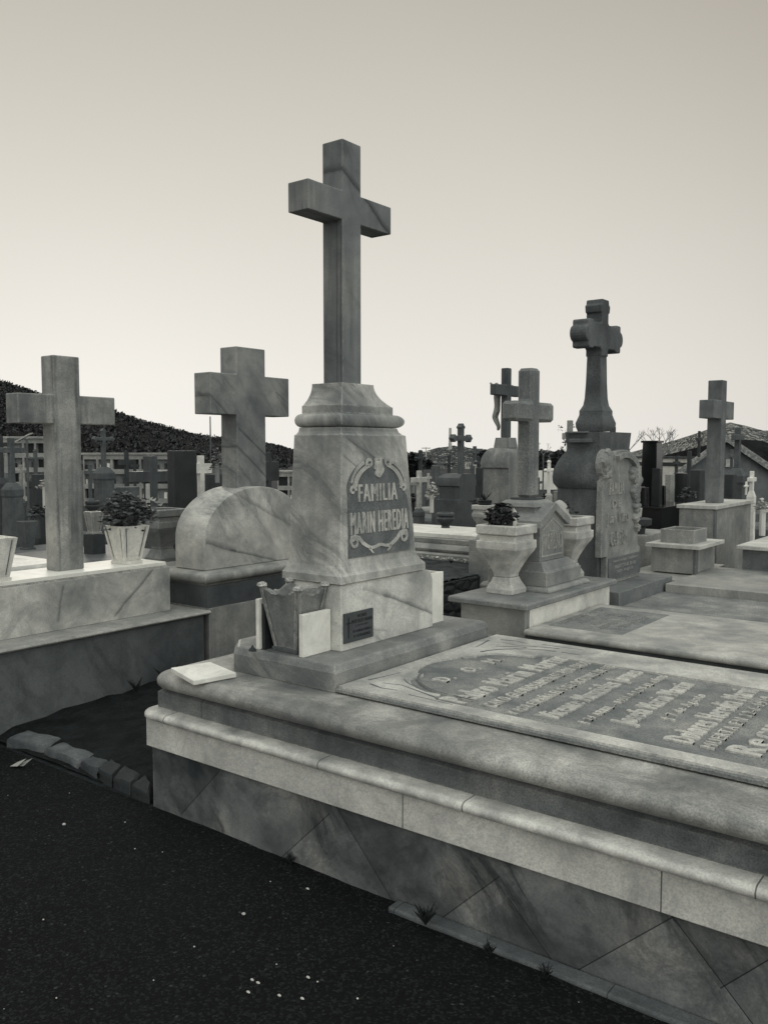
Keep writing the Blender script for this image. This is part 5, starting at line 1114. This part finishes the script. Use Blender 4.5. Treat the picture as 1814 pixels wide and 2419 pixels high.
hill('hill_dark', [(1700, 1075), (1715, 1040), (1740, 1037), (1800, 1041), (1830, 1056), (1900, 1080)], 110, 60, hillmat('hill_dark', .012, .028, .05, .7, .3), .8, seed=12)
b = MB(); rnd = random.Random(31)
for k in range(1500):
    i = rnd.randrange(len(HL)-1); t = rnd.random(); x = HL[i][0]+(HL[i+1][0]-HL[i][0])*t; y = HL[i][1]+(HL[i+1][1]-HL[i][1])*t
    p = at(x, 150); z = zat(y, 150)+rnd.uniform(-.35, .1); s = rnd.choice((.2, .3, .4, .5)); c = Vector((p.x, p.y, z))+_fh*rnd.uniform(-3, 1)
    for _ in range(4):
        d = Vector((rnd.gauss(0, 1), rnd.gauss(0, 1), abs(rnd.gauss(0, 1)))).normalized(); e = d.orthogonal().normalized()
        b.add([c, c+d*s+e*s*.18, c+d*s*1.1, c+d*s-e*s*.18], [(0, 1, 2, 3)])
for k in range(5600):
    i = rnd.randrange(len(HL)-1); t = rnd.random(); v = rnd.random()**.6; x = HL[i][0]+(HL[i+1][0]-HL[i][0])*t; y = HL[i][1]+(HL[i+1][1]-HL[i][1])*t
    Dd = 60+90*v; p = at(x, Dd); z = -.5+(zat(y, 150)+.5)*(v**1.15)+.08; s = rnd.uniform(.12, .36); c = Vector((p.x, p.y, z))
    for _ in range(3):
        d = Vector((rnd.gauss(0, 1), rnd.gauss(0, 1), abs(rnd.gauss(0, 1)))).normalized(); e = d.orthogonal().normalized(); b.add([c, c+d*s+e*s*.4, c+d*s*1.3, c+d*s-e*s*.4], [(0, 1, 2, 3)])
b.build('scrub', leafmat('scrub_leaf', .013, .55), kind='stuff', label='dark scrub bushes covering the left hill', loc=(0, 0, 0), fix=False)
# chimney, pylon, mast
c = at(1063, 400); T_ = MB().lathe((c.x, c.y, zat(1062, 400)), [(.86, -3), (.84, zat(1048, 400)-zat(1062, 400)), (.70, zat(1046, 400)-zat(1062, 400)), (.58, zat(1011, 400)-zat(1062, 400))], 16)
T_.build('chimney', stone('chimney', .42, .34, streak=0, mott=.05, grain=0), label='tall square-looking factory chimney on the far hill', cat='chimney', smooth=40)
c = at(1006, 260); b = MB(); zz0, zz1 = -.5, zat(1056, 260)
b.tube((c.x, c.y, -14), (c.x, c.y, zz1), .2, .14, 6)
for z in (zz1-.3, zz1-1.4): b.tube(Vector((c.x, c.y, z))-_r*1.3, Vector((c.x, c.y, z))+_r*1.3, .16, .16, 5)
b.build('pylon', plain('pylon_grey', .45, .6, 0), label='thin pale electricity pylon beside the dark lobed cross', cat='pylon')
c = at(498, 45); b = MB(); b.tube((c.x, c.y, -.5), (c.x, c.y, zat(984, 45)), .045, .03, 6)
b.build('mast', M_mid, label='thin mast rising below the short broad cross arm', cat='mast')
# houses of the town
houses = [(985, 150, 16, 1098, 'at the left end of the town, mostly hidden by trees'), (1014, 160, 18, 1104, 'beside the pylon foot'), (1037, 130, 26, 1098, 'with window rows left of the middle monument'), (1026, 190, 12, 1088, 'higher up the slope beyond the pylon'), (1060, 185, 14, 1090, 'higher up the slope left of the middle cross'), (1058, 145, 12, 1104, 'just left of the middle monument'),
          (1108, 175, 16, 1090, 'right of the middle monument'), (1122, 140, 14, 1100, 'below the squat dark cross'), (1137, 165, 12, 1094, 'left of the crucifix tomb shoulder'), (1264, 150, 14, 1092, 'just right of the chamfered cross'), (1282, 170, 14, 1084, 'uphill between the chamfered cross and the white cross'), (1322, 160, 16, 1090, 'left of the stele tomb shoulder'), (1310, 140, 10, 1100, 'beside the white lobed cross')]
for k, (x, D, pw, y0, s) in enumerate(houses):
    c = at(x, D); w = pw*D/F; h = zat(y0, D); T_ = thing('town_house', 'small distant town house '+s, 'house', (c.x, c.y, -14), 'houses of the distant town')
    B = MB(); fr0 = [c-_r*w/2, c+_r*w/2]; B.loft([[fr0[0]+Z_*z, fr0[1]+Z_*z, fr0[1]+_fh*w+Z_*z, fr0[0]+_fh*w+Z_*z] for z in (-14, h)])
    B.build('wall', (M_pale, M_wallc, M_C)[k % 3], T_)
    B = MB(); B.loft([[fr0[0]-_r*.2+Z_*z-_fh*.2, fr0[1]+_r*.2+Z_*z-_fh*.2, fr0[1]+_r*.2+_fh*(w+.2)+Z_*z, fr0[0]-_r*.2+_fh*(w+.2)+Z_*z] for z in (h+.01, h+.3)]); B.build('roof', M_mid, T_)
    for r in range(2):
        for q in range(3):
            p = fr0[0]+_r*(w*(.18+.28*q))-_fh*.03; z = h-1.-r*1.2; B = MB(); B.loft([[p+Z_*z, p+_r*w*.12+Z_*z, p+_r*w*.12+Z_*(z+.6), p+Z_*(z+.6)], [v+_fh*.06 for v in (p+Z_*z, p+_r*w*.12+Z_*z, p+_r*w*.12+Z_*(z+.6), p+Z_*(z+.6))]]); B.build('window', M_nd, T_)
# trees
def tree(x, D, ytop, wpx, label, seed, v=.03, n=1400, leaf=.3):
    c = at(x, D); zt = zat(ytop, D); w = wpx*D/F/2; T_ = thing('tree', label, 'tree', (c.x, c.y, -.5)); rnd = random.Random(seed)
    b = MB(); b.tube((c.x, c.y, -.5), (c.x, c.y, zt*.6), w*.12, w*.06, 7)
    for k in range(5): a = k*1.3; b.tube((c.x, c.y, zt*.2), (c.x+w*.6*math.cos(a), c.y+w*.6*math.sin(a), zt*.7), w*.05, w*.02, 5)
    b.build('trunk', M_dark, T_); b = MB()
    for k in range(7):
        a = rnd.random()*6.3; r = w*.6*rnd.random(); hz = (zt+.5)*(.45+.4*rnd.random())-.5; leaf_blob(b, (c.x+r*math.cos(a), c.y+r*math.sin(a), hz), (w*.55, w*.55, max(.3, (zt+.5)*.22)), n//7, leaf, seedk=seed*10+k, low=-1)
    b.build('crown', leafmat('tree_leaf%d' % int(v*1000), v, .7), T_)
tree(975, 50, 1072, 50, 'dark tree between the tall pedestal and the pylon', 1, .012)
tree(1000, 70, 1084, 36, 'dark low tree behind the dark lobed cross', 2, .014)
tree(1275, 60, 1066, 40, 'leafy tree right of the chamfered cross', 3, .05)
tree(1312, 55, 1062, 44, 'leafy tree behind the white lobed cross', 4, .045)
tree(1140, 80, 1066, 40, 'dark tree left of the crucifix tomb', 5, .03)
tree(1600, 40, 1074, 16, 'small palm-like tree above the pale boundary wall', 6, .03, 400, .2)
def ivy():
    c = at(1338, 10); b = MB(); rnd = random.Random(6)
    for (dx, y, n) in ((-14, 1015, 14), (10, 1010, 30), (14, 1040, 30), (-2, 1050, 30), (-10, 1070, 50), (12, 1065, 30)):
        p = c+_r*dx*10/F; leaf_blob(b, (p.x, p.y, zat(y, 10)), (.035, .035, .06), n, .028, seedk=n+dx)
    for _ in range(5): b.tube((c.x, c.y, .9), (c.x+.03*rnd.uniform(-1, 1), c.y+.03, zat(1015, 10)), .003, .002, 5)
    b.build('ivy', leafmat('ivy_leaf', .06, .7), label='straggling ivy sprigs around the light cross behind the stele tomb', cat='plant')
ivy()
def bare_tree(x, D, ytop, ybase, label, seed, n0=4, r0=.05):
    c = at(x, D); T_ = thing('bare_tree', label, 'tree', (c.x, c.y, -.5)); rnd = random.Random(seed); h = zat(ytop, D)-zat(ybase, D); z0 = zat(ybase, D)
    tr = MB(); tr.tube((c.x, c.y, -.5), (c.x, c.y, z0), r0*1.4, r0, 7); tr.build('trunk', M_mid, T_); b = MB()
    def br(p, d, l, r, k):
        q = p+d*l; b.tube(p, q, r, r*.7, 5)
        if k == 0: return
        for _ in range(rnd.choice((2, 2, 3))):
            dd = (d+_r*rnd.uniform(-.75, .75)+_fh*rnd.uniform(-.3, .3)+Z_*rnd.uniform(-.1, .35)).normalized(); br(q, dd, l*rnd.uniform(.62, .85), r*.62, k-1)
    for k in range(n0):
        d = (Z_+_r*(-.7+1.4*k/(max(1, n0-1)))).normalized(); br(Vector((c.x, c.y, z0)), d, h*.30, r0*.55, 4)
    b.build('branches', plain('twig', .20, .9, 0), T_)
bare_tree(1562, 22, 1000, 1082, 'bare branching tree behind the black pillar', 3, 5, .035)
bare_tree(1475, 20, 1000, 1080, 'thin bare tree right of the lobed cross foot', 8, 2, .025)
bare_tree(1283, 26, 1040, 1075, 'tiny bare sapling right of the chamfered cross', 5, 2, .02)

# ================================================================ SKY, LIGHT, CAMERA
W = bpy.data.worlds.new('World'); S.world = W; W.use_nodes = True; t = W.node_tree; t.nodes.clear()
def wn(typ, **k):
    n = t.nodes.new(typ)
    for a, b_ in k.items(): setattr(n, a, b_)
    return n
GAZ = YAW+R(19)                        # azimuth of the sunset glow, left of the view
out = wn('ShaderNodeOutputWorld'); bgn = wn('ShaderNodeBackground'); t.links.new(bgn.outputs[0], out.inputs[0])
sky = wn('ShaderNodeTexSky'); sky.sky_type = 'NISHITA'; sky.sun_disc = False; sky.sun_elevation = R(7); sky.sun_rotation = -GAZ; sky.dust_density = 2.0
tc = wn('ShaderNodeTexCoord'); nm_ = wn('ShaderNodeVectorMath', operation='NORMALIZE'); t.links.new(tc.outputs['Generated'], nm_.inputs[0])
sp = wn('ShaderNodeSeparateXYZ'); t.links.new(nm_.outputs[0], sp.inputs[0])
dt = wn('ShaderNodeVectorMath', operation='DOT_PRODUCT'); t.links.new(nm_.outputs[0], dt.inputs[0]); dt.inputs[1].default_value = (-math.sin(GAZ), math.cos(GAZ), 0)
def wramp(fac, stops):
    r = wn('ShaderNodeValToRGB'); e = r.color_ramp.elements
    while len(e) < len(stops): e.new(.5)
    for el, (p, c) in zip(e, stops): el.position = p; el.color = c if isinstance(c, tuple) else (c, c, c, 1)
    t.links.new(fac, r.inputs[0]); return r.outputs[0]
mr = wn('ShaderNodeMath', operation='MULTIPLY_ADD'); t.links.new(dt.outputs['Value'], mr.inputs[0]); mr.inputs[1].default_value = .5; mr.inputs[2].default_value = .5
hz = wramp(mr.outputs[0], [(0, .82), (.10, .80), (.22, .40), (.3, .34), (.5, .36), (.75, .30), (.825, .335), (.875, .38), (.925, .415), (1, .43)])   # halved: doubled below
el = wramp(sp.outputs[2], [(0, 1.), (.08, .97), (.2, .87), (.45, .63), (.6, .95), (.8, 1.6), (1, 1.9)])
L = wn('ShaderNodeMath', operation='MULTIPLY'); t.links.new(hz, L.inputs[0]); t.links.new(el, L.inputs[1])
L2 = wn('ShaderNodeMath', operation='MULTIPLY'); t.links.new(L.outputs[0], L2.inputs[0]); L2.inputs[1].default_value = 2.0
toned = wramp(mr.outputs[0], [(0, (.96, .995, .98, 1)), (.45, (.97, .99, .97, 1)), (.75, (1, .945, .87, 1)), (.9, (1, .965, .90, 1)), (1, (1, .97, .91, 1))])
zen = wramp(sp.outputs[2], [(0, (1, 1, 1, 1)), (.42, (1, .975, .915, 1)), (.6, (.97, .99, .97, 1)), (1, (.95, 1, 1, 1))])
def wm(a, b_, blend='MULTIPLY', fac=1.):
    n = wn('ShaderNodeMix', data_type='RGBA', blend_type=blend); n.inputs[0].default_value = fac
    for i, v in ((6, a), (7, b_)):
        if isinstance(v, tuple): n.inputs[i].default_value = v
        else: t.links.new(v, n.inputs[i])
    return n.outputs[2]
bw = wn('ShaderNodeRGBToBW'); t.links.new(sky.outputs[0], bw.inputs[0])
mm = wn('ShaderNodeMath', operation='MULTIPLY_ADD'); t.links.new(bw.outputs[0], mm.inputs[0]); mm.inputs[1].default_value = .0015; t.links.new(L2.outputs[0], mm.inputs[2])
fin = wm(wm(toned, zen), mm.outputs[0])
t.links.new(fin, bgn.inputs[0]); bgn.inputs[1].default_value = 1.0
sun = bpy.data.lights.new('sun', 'SUN'); sun.energy = .55; sun.angle = R(14); sun.color = (1, .94, .84)
so = bpy.data.objects.new('sun', sun); COL.objects.link(so); so.location = (0, 0, 20)
sd = Vector((-math.sin(GAZ)*math.cos(R(9)), math.cos(GAZ)*math.cos(R(9)), math.sin(R(9)))); so.rotation_euler = sd.to_track_quat('Z', 'Y').to_euler()
cam = bpy.data.cameras.new('camera'); co = bpy.data.objects.new('camera', cam); COL.objects.link(co); S.camera = co
cam.sensor_fit = 'VERTICAL'; cam.sensor_height = 36; cam.lens = F/2419*36; cam.clip_end = 3000; cam.clip_start = .05
co.location = O; M = Matrix((_r, _u, -_f)).transposed(); co.rotation_euler = M.to_euler()
S.view_settings.view_transform = 'Standard'; S.view_settings.look = 'None'; S.view_settings.exposure = 0; S.view_settings.gamma = 1
